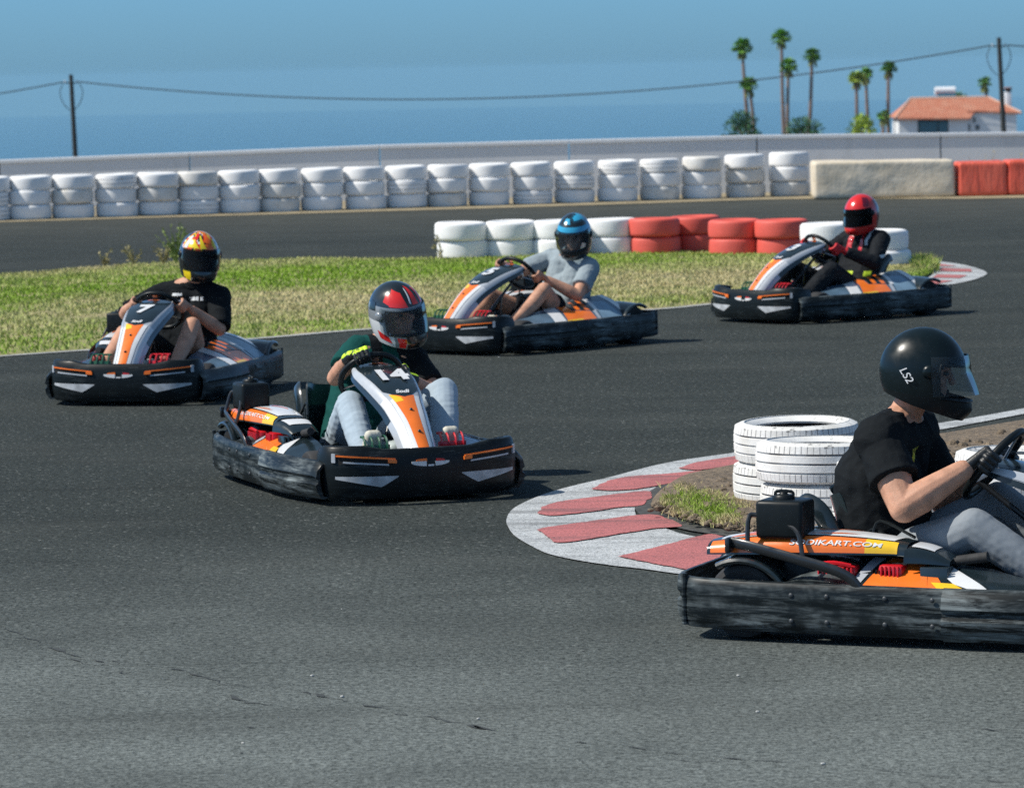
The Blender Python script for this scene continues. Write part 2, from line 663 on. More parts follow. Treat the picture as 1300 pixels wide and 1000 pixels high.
# tyre marks along the racing line
st = t.noise(1.0, 5, 0.6, t.coord((0.16, 2.6, 1)), 0.9)
st2 = t.noise(1.0, 4, 0.6, t.coord((0.5, 11.0, 1)), 0.7)
col = t.mix(t.math('MULTIPLY', t.ramp(st, [(0.56, 0.0), (0.74, 0.38)]), t.ramp(big, [(0.35, 0.2), (0.6, 1.0)])), col, (0.011, 0.013, 0.013))
col = t.mix(t.math('MULTIPLY', t.ramp(st2, [(0.60, 0.0), (0.74, 0.30)]), t.ramp(mid, [(0.45, 0.0), (0.6, 1.0)])), col, (0.012, 0.014, 0.014))
t.base(col)
t.rough(0.92)
t.p.inputs['Specular IOR Level'].default_value = 0.06
t.bump(t.math('ADD', grain, t.math('MULTIPLY', vor.outputs['Distance'], 0.6)), 0.75, 0.007)
M['asphalt'] = t.m

o = poly_sheet([(-45, 3), (45, 3), (45, 64), (-45, 64)], 0.0, 'track', M['asphalt'])

# cracks worn in the asphalt near the camera: shallow thin ribbons of dark sealant
crk = MB()
rnd = random.Random(3)


def crack(pts, wid):
    P = crom([at(x, y, 0.003) for x, y in pts], 10)
    L, Rr = [], []
    for i, p in enumerate(P):
        d = (V(P[min(i + 1, len(P) - 1)]) - V(P[max(i - 1, 0)])).normalized()
        n = V((-d.y, d.x, 0))
        j = n * (0.035 * noise.noise(V((i * 0.33, pts[0][0], 0))) + rnd.uniform(-0.006, 0.006))
        wv = wid * 1.0 * max(0.0, 0.10 + 1.5 * noise.noise(V((i * 0.27, pts[0][1], 4)))) * rnd.uniform(0.35, 1.0) * math.sin(PI * min(max(i / (len(P) - 1), 0.06), 0.94)) ** 0.5
        L.append(V(p) + j + n * wv)
        Rr.append(V(p) + j - n * wv)
    crk.add(L + Rr, [(i, i + 1, i + 1 + len(P), i + len(P)) for i in range(len(P) - 1)])


for pts, wd in (([(0, 790), (40, 812), (90, 830), (130, 840)], 0.02), ([(60, 830), (130, 846), (170, 855)], 0.016),
                ([(140, 838), (210, 846), (270, 862), (330, 876)], 0.022), ([(225, 868), (280, 880), (345, 896)], 0.016),
                ([(330, 868), (390, 878), (450, 891), (510, 903), (590, 918), (660, 935)], 0.022),
                ([(370, 875), (405, 881)], 0.02), ([(300, 888), (340, 894)], 0.02), ([(730, 940), (820, 950), (930, 962), (1060, 970), (1200, 985), (1290, 992)], 0.014),
                ([(290, 923), (320, 922), (350, 922)], 0.014), ([(300, 955), (330, 952)], 0.012), ([(500, 905), (560, 912), (620, 926)], 0.018), ([(820, 960), (900, 966), (980, 968)], 0.014), ([(1100, 905), (1180, 915), (1300, 930)], 0.010)):
    crack(pts, wd)
tm = simple('asphalt crack', (0.040, 0.045, 0.045), 0.95)
crk_o = crk.build('track_crack', tm, None, False)
tag(crk_o, kind='structure')

# loose stone grains on the asphalt
gr = MB()
for i in range(14):
    p = at(rnd.uniform(0, 1300), rnd.uniform(640, 1000) if i % 3 else rnd.uniform(420, 640), 0)
    s_ = rnd.uniform(0.0025, 0.006)
    gr.ellipsoid((p.x, p.y, s_ * 0.6), (s_ * 1.4, s_, s_ * 0.7), Euler((0, 0, rnd.uniform(0, 6))).to_matrix(), 6, 4)
tag(gr.build('gravel', simple('pale grit', (0.42, 0.42, 0.40), 0.8)), kind='stuff')

# hillside behind the wall and the sea
hb = MB()
xs = [-900, -500, -300, -180, -110, -60, -20, 0, 20, 60, 110, 180, 300, 500, 900]
ys = [(-60, -0.25), (2.0, -0.12), (64.5, -0.10), (66, -0.35), (90, -1.0), (140, -2.3), (250, -5.0), (400, -8.6), (520, -11.0), (640, -14), (760, -30), (1000, -95), (1300, -180), (1700, -302)]
vsx = []
for y, z in ys:
    for x in xs:
        vsx.append((x, y, z + (noise.noise(V((x * 0.02, y * 0.02, 0))) * min(abs(z) * 0.1, 0.5) if y > 70 else 0)))
nx = len(xs)
hb.add(vsx, [(i * nx + j, i * nx + j + 1, (i + 1) * nx + j + 1, (i + 1) * nx + j) for i in range(len(ys) - 1) for j in range(nx - 1)])
tag(hb.build('hillside', simple('dry hillside soil', (0.16, 0.13, 0.08), 0.95, var=0.4, scale=0.5)), kind='structure')
t = NT('sea water')
t.base(t.mix(t.noise(0.0012, 4), (0.004, 0.065, 0.115), (0.006, 0.085, 0.14)))
t.rough(0.32)
t.bump(t.noise(0.02, 4), 0.5, 2.0)
M['sea'] = t.m
sb = MB()
sxs = [-16000, -4000, 0, 4000, 16000]
sys_ = [1200, 3000, 8000, 16000, 24000, 30700]
sb.add([(x, y, -300) for y in sys_ for x in sxs], [(i * 5 + j, i * 5 + j + 1, i * 5 + j + 6, i * 5 + j + 5) for i in range(5) for j in range(4)])
tag(sb.build('sea', M['sea'], None, False), kind='structure')

# ---------------- middle island: soil mound, grass, edge line, kerb at its tip
isl_far = [(-60, 354), (60, 347), (140, 340), (220, 335), (400, 331), (555, 330), (660, 327), (780, 322), (900, 321), (990, 323), (1060, 328), (1115, 333), (1160, 338)]
isl_near = [(1185, 347), (1150, 361), (1080, 371), (1000, 378), (912, 385), (842, 392), (750, 398), (600, 409), (440, 420), (300, 432), (60, 448), (-60, 457)]
far_w = [at(x, y) for x, y in isl_far]
near_w = [at(x, y) for x, y in isl_near]
soil = NT('island soil')
n1 = soil.noise(2.2, 5)
n2 = soil.noise(26, 4)
c = soil.mix(soil.ramp(n1, [(0.35, 0.0), (0.65, 1.0)]), (0.17, 0.21, 0.05), (0.38, 0.32, 0.17))
c = soil.mix(soil.ramp(n2, [(0.45, 0.0), (0.8, 0.5)]), c, (0.14, 0.12, 0.06))
soil.base(c)
soil.rough(0.95)
soil.bump(n2, 0.8, 0.03)
M['soil'] = soil.m


def mound(ring, name, mat, rise, inset=(1.0, 0.96, 0.88, 0.6, 0.25), prof=(0.008, 0.35, 0.7, 1.0, 1.0)):
    P = [V((a[0], a[1], 0)) for a in ring]
    cen = sum(P, V()) / len(P)
    b = MB()
    k = len(P)
    secs = []
    for q, h in zip(inset, prof):
        secs.append([cen + (p - cen) * q + V((0, 0, max(0.006, rise * h))) for p in P])
    b.loft(secs, True, False, False)
    o = len(b.v)
    b.v.append(tuple(cen + V((0, 0, rise))))
    b.f += [((len(secs) - 1) * k + j, (len(secs) - 1) * k + (j + 1) % k, o) for j in range(k)]
    b.mi += [0] * k
    ob = b.build(name, mat)
    tag(ob, kind='structure')
    return ob, P, cen


fw_s = crom([tuple(p) for p in far_w], 4)
nw_s = crom([tuple(p) for p in near_w], 4)
# island surface strip by strip between its far and near edges
ib = MB()
NS = 80


def along(path, u):
    L = [0]
    for a, b in zip(path[:-1], path[1:]):
        L.append(L[-1] + (V(b) - V(a)).length)
    d = u * L[-1]
    for i in range(len(L) - 1):
        if L[i + 1] >= d:
            f = (d - L[i]) / max(L[i + 1] - L[i], 1e-9)
            return V(path[i]).lerp(V(path[i + 1]), f)
    return V(path[-1])


nw_r = nw_s[::-1]


def near_at_x(x):
    # near-edge point whose fraction across the island matches
    return along(nw_r, x)


ISL = [(along(fw_s, i / NS), along(nw_r, i / NS)) for i in range(NS + 1)]


def isl_pt(u, v, lift=True):
    i = min(int(u * NS), NS - 1)
    f = u * NS - i
    a = ISL[i][0].lerp(ISL[i + 1][0], f)
    b = ISL[i][1].lerp(ISL[i + 1][1], f)
    p = b.lerp(a, v)
    h = 0.012 + 0.05 * math.sin(PI * min(max(v, 0), 1)) ** 0.6
    return V((p.x, p.y, h + 0.015 * noise.noise(V((p.x * 1.2, p.y * 1.2, 0)))))


vv = [0, 0.03, 0.1, 0.2, 0.3, 0.4, 0.5, 0.6, 0.7, 0.8, 0.9, 0.97, 1]
ib.add([isl_pt(i / NS, v) if 0 < v < 1 else (lambda q: V((q.x, q.y, 0.005)))(isl_pt(i / NS, v)) for i in range(NS + 1) for v in vv],
       [(i * 13 + j, (i + 1) * 13 + j, (i + 1) * 13 + j + 1, i * 13 + j + 1) for i in range(NS) for j in range(12)])
tag(ib.build('island_ground', M['soil']), kind='structure')

# grass
g = NT('grass blades')
gn = g.noise(0.55, 3, 0.5, g.coord((1, 1, 0.0)))
gn2 = g.noise(3.0, 3, 0.6, g.coord((1, 1, 0.0)))
oi = g.n('ShaderNodeAttribute', attribute_name='dry')
cg = g.mix(gn2, (0.13, 0.27, 0.006), (0.27, 0.42, 0.016))
cd = g.mix(gn2, (0.56, 0.47, 0.27), (0.45, 0.39, 0.18))
g.base(g.mix(oi.outputs['Fac'], cg, cd))
g.rough(0.7)
g.p.inputs['Transmission Weight'].default_value = 0.0
M['grass'] = g.m


def grass(name, samples, hgt, wid, seed):
    rr = random.Random(seed)
    vs_, fs_, dry = [], [], []
    for p, dr in samples:
        h = hgt * rr.uniform(0.45, 1.25)
        a = rr.uniform(0, 2 * PI)
        n = V((math.cos(a), math.sin(a), 0))
        ln = V((rr.gauss(0, 0.4), rr.gauss(0, 0.4), 0)) * h
        wv = wid * rr.uniform(0.6, 1.3)
        o = len(vs_)
        vs_ += [p - n * wv, p + n * wv, p + ln * 0.45 + V((0, 0, h * 0.6)) + n * wv * 0.7, p + ln + V((0, 0, h)), p + ln * 0.45 + V((0, 0, h * 0.6)) - n * wv * 0.7]
        fs_ += [(o, o + 1, o + 2, o + 3, o + 4)]
        dry += [dr] * 5
    me = bpy.data.meshes.new(name)
    me.from_pydata([tuple(v) for v in vs_], [], fs_)
    at_ = me.attributes.new('dry', 'FLOAT', 'POINT')
    at_.data.foreach_set('value', dry)
    me.materials.append(M['grass'])
    ob = link(name, me)
    tag(ob, kind='stuff')
    return ob


rg = random.Random(11)
smp = []
while len(smp) < 85000:
    u, v = rg.random(), rg.random()
    p = isl_pt(u, v)
    big_ = noise.noise(V((p.x * 0.35 + 3, p.y * 0.35, 2.2)))
    sm_ = noise.noise(V((p.x * 1.7, p.y * 1.7, 5.2)))
    # far half on the left is fresh green, the middle and the right are dry
    green = 0.62 * math.exp(-((v - 0.66) / 0.24) ** 2) * (1.0 if u < 0.5 else max(0.15, 1 - (u - 0.5) * 2.4)) + 0.42 * math.exp(-(v / 0.17) ** 2)
    d = min(1.0, max(0.0, 0.98 - green * 1.75 + big_ * 0.6 + sm_ * 0.35 + rg.gauss(0, 0.12)))
    if rg.random() < 0.42 * d * (1 if v < 0.8 else 0.6):
        continue
    smp.append((p, d))
grass('grass', smp, 0.029, 0.007, 5)

# white line along the near edge of the island
t = NT('worn line paint')
wn = t.noise(70, 4, 0.7)
wn2 = t.noise(4, 3)
fac = t.math('MULTIPLY', t.ramp(wn, [(0.34, 0.0), (0.5, 1.0)]), t.ramp(wn2, [(0.2, 0.7), (0.5, 1.0)]))
t.base(t.mix(fac, (0.10, 0.105, 0.105), (0.42, 0.43, 0.43)))
t.rough(0.8)
M['line'] = t.m


def kerb_paint(name, c, under):
    t = NT(name)
    a = t.noise(75, 4, 0.85)
    a2 = t.noise(150, 2, 0.8)
    b_ = t.noise(2.3, 4)
    f = t.ramp(a, [(0.36, 0.0), (0.53, 1.0)])
    f = t.math('MULTIPLY', f, t.ramp(b_, [(0.25, 0.62), (0.6, 1.0)]))
    colr = t.mix(t.ramp(a2, [(0.35, 0.0), (0.7, 1.0)]), tuple(x * 0.75 for x in c), tuple(min(1, x * 1.25) for x in c))
    kc = t.mix(f, under, colr)
    sk = t.noise(1.0, 5, 0.65, t.coord((0.7, 5.5, 1)), 1.2)
    kc = t.mix(t.ramp(sk, [(0.50, 0.0), (0.68, 0.62)]), kc, (0.06, 0.06, 0.062))
    t.base(kc)
    t.rough(0.8)
    t.bump(a, 0.6, 0.006)
    return t.m


M['kerb_white'] = kerb_paint('worn white kerb paint', (0.56, 0.58, 0.59), (0.12, 0.13, 0.13))
M['kerb_red'] = kerb_paint('worn red kerb paint', (0.52, 0.16, 0.155), (0.20, 0.07, 0.07))


def ribbon(path, half, z, name, mat, kind='structure'):
    b = MB()
    P = [V(p) for p in path]
    L, Q = [], []
    for i, p in enumerate(P):
        d = (P[min(i + 1, len(P) - 1)] - P[max(i - 1, 0)])
        n = V((-d.y, d.x, 0)).normalized() * half
        L.append((p.x + n.x, p.y + n.y, z))
        Q.append((p.x - n.x, p.y - n.y, z))
    b.add(L + Q, [(i + len(P), i + 1 + len(P), i + 1, i) for i in range(len(P) - 1)])
    o = b.build(name, mat, None, False)
    if kind: o['kind'] = kind
    return o


ribbon(nw_s[16:], 0.075, 0.006, 'edge_line', M['line'])


def strip(outer, inner, z, name, mat, n=8):
    A = crom([tuple(at(x, y, z)) for x, y in outer], n)
    B = crom([tuple(at(x, y, z)) for x, y in inner], n)
    b = MB()
    k = len(A)
    b.add(A + B, [(i, i + 1, i + 1 + k, i + k) for i in range(k - 1)])
    o = b.build(name, mat, None, False)
    me = o.data
    if me.polygons and sum(p.normal.z for p in me.polygons) < 0:
        me.flip_normals()
    tag(o, kind='structure')
    return o


def stripes(polys, z, name, mat):
    b = MB()
    for poly in polys:
        P = [at(x, y, z) for x, y in poly]
        if len(P) > 5:
            P = crom([tuple(p) for p in P + P[:1]], 12)[:-1]
            P = [V(p) + V((noise.noise(V(p) * 9), noise.noise(V(p) * 9 + V((7, 0, 0))), 0)) * 0.011 + V((noise.noise(V(p) * 40), noise.noise(V(p) * 40 + V((7, 0, 0))), 0)) * 0.007 for p in P]
        b.add(P, [tuple(range(len(P)))])
    o = b.build(name, mat, None, False)
    for p in o.data.polygons:
        if p.normal.z < 0:
            p.flip()
    tag(o, kind='structure')
    return o


# kerb at the tip of the middle island
strip([(1110, 329), (1150, 329.5), (1195, 332), (1228, 337), (1250, 344), (1251, 349), (1232, 356), (1195, 363), (1150, 369), (1090, 377)],
      [(1110, 332), (1150, 333), (1172, 336), (1182, 340), (1185, 344), (1184, 348), (1176, 353), (1160, 357), (1130, 362), (1080, 369)], 0.007, 'kerb', M['kerb_white'])
stripes([[(1195, 340), (1232, 341), (1234, 345), (1192, 344)], [(1190, 348), (1228, 349), (1218, 353), (1184, 352)], [(1178, 355), (1210, 356), (1190, 360), (1165, 359)],
         [(1160, 334), (1195, 335), (1215, 337.5), (1190, 337.5)]], 0.011, 'kerb_stripe', M['kerb_red'])

# ---------------- near island
o_out = [(1500, 484), (1400, 499), (1300, 518), (1210, 534), (1080, 553), (934, 574), (847, 587), (775, 605), (717, 619), (680, 631), (652, 645), (643, 659), (646, 670), (654, 680), (670, 690), (695, 702), (730, 710), (775, 717), (820, 722), (870, 729), (1000, 745), (1200, 765), (1500, 795)]
o_in = [(1500, 490), (1400, 506), (1300, 525), (1210, 542), (1080, 566), (934, 592), (883, 601), (845, 613), (825, 624), (812, 633), (807, 640), (806, 648), (809, 655), (817, 661), (832, 667), (850, 672), (865, 677), (890, 682), (912, 686), (960, 692), (1060, 704), (1200, 719), (1500, 745)]
strip(o_out, o_in, 0.006, 'kerb', M['kerb_white'])
z8 = lambda pts: [(630 + x / 2.766, 500 + y / 2.766) for x, y in pts]
stripes([z8([(430, 568), (520, 546), (640, 516), (745, 492), (800, 500), (840, 520), (800, 560), (690, 612), (600, 602), (520, 587)]),
         z8([(146, 474), (210, 462), (370, 440), (520, 422), (590, 432), (650, 462), (560, 470), (400, 496), (230, 520), (180, 502)]),
         z8([(145, 418), (168, 392), (240, 374), (380, 356), (520, 340), (548, 350), (510, 388), (440, 396), (320, 413), (200, 425)]),
         z8([(335, 333), (395, 303), (470, 289), (600, 279), (720, 268), (770, 276), (640, 306), (560, 322), (480, 333), (400, 338)]),
         z8([(640, 260), (700, 240), (780, 226), (870, 216), (880, 244), (800, 254), (710, 266)]),
         z8([(930, 226), (1000, 203), (1120, 186), (1130, 212), (1040, 226)])], 0.011, 'kerb_stripe', M['kerb_red'])
dirt_px = [(806, 648), (812, 634), (827, 624), (847, 614), (885, 603), (934, 594), (1080, 569), (1210, 550), (1300, 535), (1420, 519), (1520, 505), (1520, 742), (1300, 722), (1100, 703), (1000, 692), (912, 681), (868, 674), (835, 664), (815, 657)]
dt = NT('dry clod soil')
d1 = dt.noise(12, 5, 0.65)
d2 = dt.noise(60, 4)
cc = dt.mix(dt.ramp(d1, [(0.3, 0.0), (0.7, 1.0)]), (0.085, 0.065, 0.045), (0.22, 0.165, 0.11))
cc = dt.mix(dt.ramp(d2, [(0.5, 0.0), (0.75, 0.7)]), cc, (0.30, 0.24, 0.17))
dt.base(cc)
dt.rough(0.95)
dt.bump(dt.noise(25, 6), 1.0, 0.04)
M['dirt'] = dt.m
# dark worn strip beside the kerb, then the soil
poly_sheet(crom([tuple(at(x, y)) for x, y in dirt_px + dirt_px[:1]], 4)[:-1], 0.009, 'worn_verge', simple('worn dark verge', (0.055, 0.056, 0.054), 0.9, var=0.5, scale=22, bump=0.6))
dirt_in = [(826, 644), (831, 634), (843, 624), (862, 613), (894, 606), (940, 597), (1080, 574), (1212, 556), (1300, 541), (1420, 524), (1520, 512), (1520, 732), (1300, 714), (1100, 696), (1000, 685), (930, 676), (885, 668), (855, 659), (836, 652)]
mound(crom([tuple(at(x, y)) for x, y in dirt_in + dirt_in[:1]], 3)[:-1], 'island_ground', M['dirt'], 0.05, (1.0, 0.985, 0.95, 0.8, 0.4), (0.3, 0.6, 0.9, 1.0, 1.0))
# clods
cl = MB()
for i in range(1400):
    px, py = rnd.uniform(826, 1340), rnd.uniform(535, 690)
    lim_top = 606 - (px - 894) * 0.166 if px > 894 else 606 + (894 - px) * 0.5
    lim_bot = 655 + (px - 836) * 0.21
    if not (lim_top + 3 < py < lim_bot - 2):
        continue
    s_ = rnd.uniform(0.006, 0.022) * (1.0 if px < 1150 else 1.5)
    p = at(px, py, 0.045)
    cl.ellipsoid((p.x, p.y, 0.04 + s_ * 0.3), (s_ * rnd.uniform(0.8, 1.5), s_, s_ * rnd.uniform(0.5, 0.9)), Euler((rnd.uniform(-.4, .4), 0, rnd.uniform(0, 6))).to_matrix(), 6, 4)
tag(cl.build('dirt', M['dirt'], None, False), kind='stuff')
smp = []
rg = random.Random(4)
while len(smp) < 4600:
    px, py = rg.uniform(838, 985), rg.uniform(608, 676)
    e = ((px - 893) / 52) ** 2 + ((py - 641 - (px - 893) * 0.16) / 19) ** 2
    nz = noise.noise(V((px * 0.05, py * 0.09, 0)))
    if e > 1.0 + nz * 1.1:
        if not (rg.random() < 0.02 and e < 2.2):
            continue
    d = min(1, max(0, 0.15 + 0.5 * e + nz * 0.9 + rg.gauss(0, 0.25)))
    if rg.random() < 0.5 * max(0, nz + 0.3):
        continue
    q = at(px, py, 0.045)
    smp.append((V((q.x, q.y, 0.035)), d))
grass('grass', smp, 0.030, 0.0028, 8)
smp = []
while len(smp) < 1400:
    px, py = rg.gauss(1172, 7), rg.gauss(343, 2.5)
    q = at(px, py, 0.0)
    smp.append((V((q.x, q.y, 0.0)), min(1, max(0, rg.gauss(0.35, 0.3)))))
grass('grass', smp, 0.13, 0.006, 9)

# pale sandy strip under the tyre row
sand = simple('pale sandy verge', (0.30, 0.245, 0.15), 0.95, var=0.35, scale=4, bump=0.6, bscale=40, bdist=0.02)
fr = [(-120, 285), (0, 282.5), (330, 273), (650, 264), (960, 254), (1040, 252.5), (1215, 253), (1420, 250)]
P1 = [at(x, y) for x, y in fr]
poly_sheet([tuple(p) for p in P1] + [(at(1420, 236).x, at(1420, 236).y), (at(-120, 262).x, at(-120, 262).y)], 0.007, 'verge', sand)

# weeds standing up at the back of the grass
rw = random.Random(21)
weed_m = simple('weed leaves', (0.16, 0.22, 0.05), 0.8, var=0.3)
weed_d = simple('dry weed stalks', (0.33, 0.29, 0.14), 0.9, var=0.3)


def weed(px, py, h, n, mat, label):
    b = MB()
    base = at(px, py)
    for i in range(n):
        a = rw.uniform(0, 2 * PI)
        sp = rw.uniform(0.1, 0.5) * h
        tip = V((math.cos(a) * sp, math.sin(a) * sp * 0.6, h * rw.uniform(0.5, 1)))
        b.tube([(0, 0, 0), tip * 0.5 + V((0, 0, h * 0.08)), tip], [0.007, 0.005, 0.002], 5)
        for k in range(9):
            q = tip * rw.uniform(0.25, 1.05)
            l = V((rw.gauss(0, 1), rw.gauss(0, 1), rw.gauss(0.3, 0.7))).normalized() * rw.uniform(0.02, 0.055)
            s_ = l.cross(V((rw.gauss(0, 1), rw.gauss(0, 1), rw.gauss(0, 1)))).normalized() * 0.011
            b.add([q, q + l * 0.5 + s_, q + l, q + l * 0.5 - s_], [(0, 1, 2, 3)])
    o = b.build('weed', mat)
    o.location = (base.x, base.y, 0.02)
    tag(o, label, 'weed', 'weeds at the back of the grass')
    return o


weed(224, 338, 0.42, 20, weed_m, 'tall bushy green weed beside the multicoloured helmet')
weed(207, 338, 0.27, 9, weed_d, 'dry weed just left of the tall bushy green weed')
weed(170, 340, 0.24, 9, weed_d, 'low dry weed between the number 7 kart and the far road')
weed(133, 342, 0.18, 7, weed_d, 'short dry weed above the engine box of the number 7 kart')
weed(562, 333, 0.30, 4, weed_d, 'thin dry stalks in front of the first low white tyre')
weed(905, 193, 0.5, 5, weed_d, 'dry stalks growing behind the long tyre row below the palms').location = (*at(905, 250).xy, 0)
for px, lb in ((1246, 'dry stalks rising behind the left end of the red block'), (1290, 'dry stalks rising behind the right end of the red block')):
    weed(px, 243, 0.7, 7, weed_d, lb).location = (*at(px, 247).xy, 0)

# ================================================================== TYRES
def tyre_profile(Ro, Ri, h, grooves=0):
    hh = h / 2
    out = []
    tread = []
    n = 16
    for i in range(n + 1):
        z = -hh * 0.80 + 1.6 * hh * i / n
        tread.append((Ro - 0.012 * abs(z / hh) ** 3, z))
    if grooves:
        tread = []
        zs = [-hh * 0.84]
        gpos = [-hh * 0.44, 0.0, hh * 0.44] if grooves == 3 else [-hh * 0.3, hh * 0.3]
        for gp in gpos:
            zs += [gp - 0.0055, gp - 0.0035, gp + 0.0035, gp + 0.0055]
        zs.append(hh * 0.84)
        for z in zs:
            r = Ro - 0.012 * abs(z / hh) ** 3
            if any(abs(z - gp) < 0.004 for gp in gpos):
                r -= 0.007
            tread.append((r, z))
    side = [(Ro - 0.028, hh * 0.95), (Ro - 0.05, hh), (Ro * 0.5 + Ri * 0.5, hh * 1.0), (Ri + 0.025, hh * 0.90), (Ri + 0.008, hh * 0.80), (Ri, hh * 0.72)]
    out = tread + side + [(Ri + 0.004, hh * 0.62), (Ri + 0.05, hh * 0.6), (Ro - 0.045, hh * 0.5), (Ro - 0.03, 0)]
    low = [(r, -z) for r, z in reversed(side + [(Ri + 0.004, hh * 0.62), (Ri + 0.05, hh * 0.6), (Ro - 0.045, hh * 0.5)])]
    full = out + low
    return full, len(tread), len(side)


def tyre_mesh(name, Ro, Ri, h, mat, grooves=0, seg=44):
    prof, nt_, ns_ = tyre_profile(Ro, Ri, h, grooves)
    b = MB()
    mats = []
    for j, (r, z) in enumerate(prof):
        inside = nt_ + ns_ <= j < len(prof) - ns_ - 1
        mats.append(1 if inside else 0)
    if grooves:
        for j in range(nt_ - 1):
            if prof[j][0] < Ro - 0.0055 and prof[j + 1][0] < Ro - 0.0055 and abs(prof[j][1]) < h * 0.4:
                mats[j] = 2
    b.lathe(prof, seg, None, 0, mats)
    return b.mesh(name, [mat, M['tyre_dark'], M['groove']], True, 50)


tg = NT('tyre groove')
tg.base(tg.mix(tg.ramp(tg.noise(6, 3), [(0.42, 0.0), (0.6, 1.0)]), (0.42, 0.43, 0.43), (0.11, 0.11, 0.115)))
tg.rough(0.8)
M['groove'] = tg.m
ORD = ['first', 'second', 'third', 'fourth', 'fifth', 'sixth', 'seventh', 'eighth', 'ninth', 'tenth', 'eleventh', 'twelfth', 'thirteenth', 'fourteenth', 'fifteenth', 'sixteenth', 'seventeenth', 'eighteenth', 'nineteenth', 'twentieth']
row_me = [tyre_mesh('tyre', 0.303, 0.185, 0.208, M['tyre_white'], 0, 40), tyre_mesh('tyre', 0.300, 0.185, 0.206, M['tyre_white_dirty'], 0, 40), tyre_mesh('tyre', 0.298, 0.185, 0.205, M['tyre_white'], 2, 40)]
rt_ = random.Random(5)
row_px = [-14, 38, 92, 147, 200, 252, 303, 355, 409, 463, 515, 568, 621, 676, 730, 784, 838, 892, 947, 1002]
for i, px in enumerate(row_px):
    by = 279 - (px - 38) * (279 - 249.5) / 964
    base = at(px, by)
    base = base + V((0, 0.12, 0))
    tall = 1.0 + max(0, (i - 16)) * 0.025
    z = 0.0
    for k, nm in enumerate(('bottom', 'middle', 'top')):
        o = link('tyre', row_me[rt_.choice((0, 0, 0, 1, 2))])
        h = 0.207 * tall
        o.location = (base.x + rt_.uniform(-0.018, 0.018), base.y + rt_.uniform(-0.03, 0.03), z + h / 2)
        o.rotation_euler = (rt_.uniform(-0.025, 0.025), rt_.uniform(-0.025, 0.025), rt_.uniform(0, 6.28))
        o.scale = (1, 1, tall)
        z += h
        tag(o, '%s white tyre of the %s stack from the left along the grey wall' % (nm, ORD[i]), 'tyre', 'white tyres stacked along the wall')

mid_spec = [(587, 330.5, 'w'), (651, 329, 'w'), (712, 328, 'w'), (776, 325.5, 'w'), (832, 325, 'r'), (884, 322, 'r'), (936, 328, 'r'), (994, 328, 'r'), (1053, 334, 'w'), (1120, 345, 'w')]
mw = tyre_mesh('tyre', 0.282, 0.18, 0.195, M['tyre_white'], 0, 40)
mr = tyre_mesh('tyre', 0.282, 0.18, 0.195, M['tyre_red'], 0, 40)
words = ['leftmost', 'second', 'third', 'fourth', 'first', 'second', 'third', 'fourth', 'first', 'second']
for i, (px, by, c_) in enumerate(mid_spec):
    base = at(px, by) + V((0, 0.1, 0))
    for k, nm in enumerate(('lower', 'upper')):
        o = link('tyre', mw if c_ == 'w' else mr)
        o.location = (base.x + rt_.uniform(-0.015, 0.015), base.y + rt_.uniform(-0.03, 0.03), 0.0975 + 0.195 * k + 0.012)
        o.rotation_euler = (rt_.uniform(-0.02, 0.02), rt_.uniform(-0.02, 0.02), rt_.uniform(0, 6.28))
        if c_ == 'r':
            lb = '%s red tyre of the %s red stack from the left on the grass island' % (nm, words[i])
        elif i < 4:
            lb = '%s white tyre of the %s stack behind the blue helmet driver' % (nm, words[i] if i else 'first')
        else:
            lb = '%s white tyre of the %s stack right of the red ones, by the red helmet' % (nm, words[i])
        tag(o, lb, 'tyre', 'low tyre stacks on the grass island')

fw1 = tyre_mesh('tyre', 0.286, 0.20, 0.180, M['tyre_white_worn'], 3, 96)
fw2 = tyre_mesh('tyre', 0.262, 0.175, 0.150, M['tyre_white_worn'], 3, 96)
for (x, y, me, h, wh, lean) in ((1.285, 17.86, fw1, 0.18, 'rearmost and largest', 0.02), (1.35, 16.95, fw1, 0.18, 'middle front', -0.02), (1.60, 16.75, fw2, 0.15, 'smaller', 0.015), (2.13, 16.55, fw1, 0.165, 'rightmost', 0.02)):
    for k, nm in enumerate(('lower', 'upper')):
        o = link('tyre', me)
        o.location = (x + (0.03 if k else 0) * (1 if lean > 0 else -1) * (0.6 if wh != 'rearmost and largest' else 0.2), y, 0.03 + h * (0.5 + k))
        o.rotation_euler = (lean * (1 if k else -0.4), lean * 0.7, 1.3 * k + x * 3)
        where = {'rearmost and largest': 'worn white %s tyre of the farthest near stack, left of the black helmet driver',
                 'middle front': 'worn white %s tyre of the stack with sipes right behind the engine box',
                 'smaller': 'worn white %s tyre of the smaller stack touching the black shirt',
                 'rightmost': 'worn white %s tyre hidden behind the arms of the black helmet driver'}[wh]
        tag(o, where % nm, 'tyre', 'worn white tyres on the near island')

# ================================================================== WALL AND BLOCKS
wall = empty('concrete_wall', (0, 0, 0))
tag(wall, 'long low grey concrete wall with white coping behind the tyre row', 'wall')
cm = NT('painted concrete')
c1 = cm.noise(0.8, 5)
c2 = cm.noise(1.0, 4, 0.6, cm.coord((3.0, 3.0, 0.6)))
cc = cm.mix(cm.ramp(c1, [(0.3, 0.0), (0.7, 1.0)]), (0.56, 0.575, 0.60), (0.66, 0.67, 0.69))
cc = cm.mix(cm.ramp(c2, [(0.55, 0.0), (0.8, 0.35)]), cc, (0.36, 0.36, 0.34))
cm.base(cc)
cm.rough(0.85)
cm.bump(cm.noise(40, 4), 0.25, 0.01)
M['concrete'] = cm.m
joints = [-240, 0, 241, 482, 722, 960, 1193, 1420, 1640]


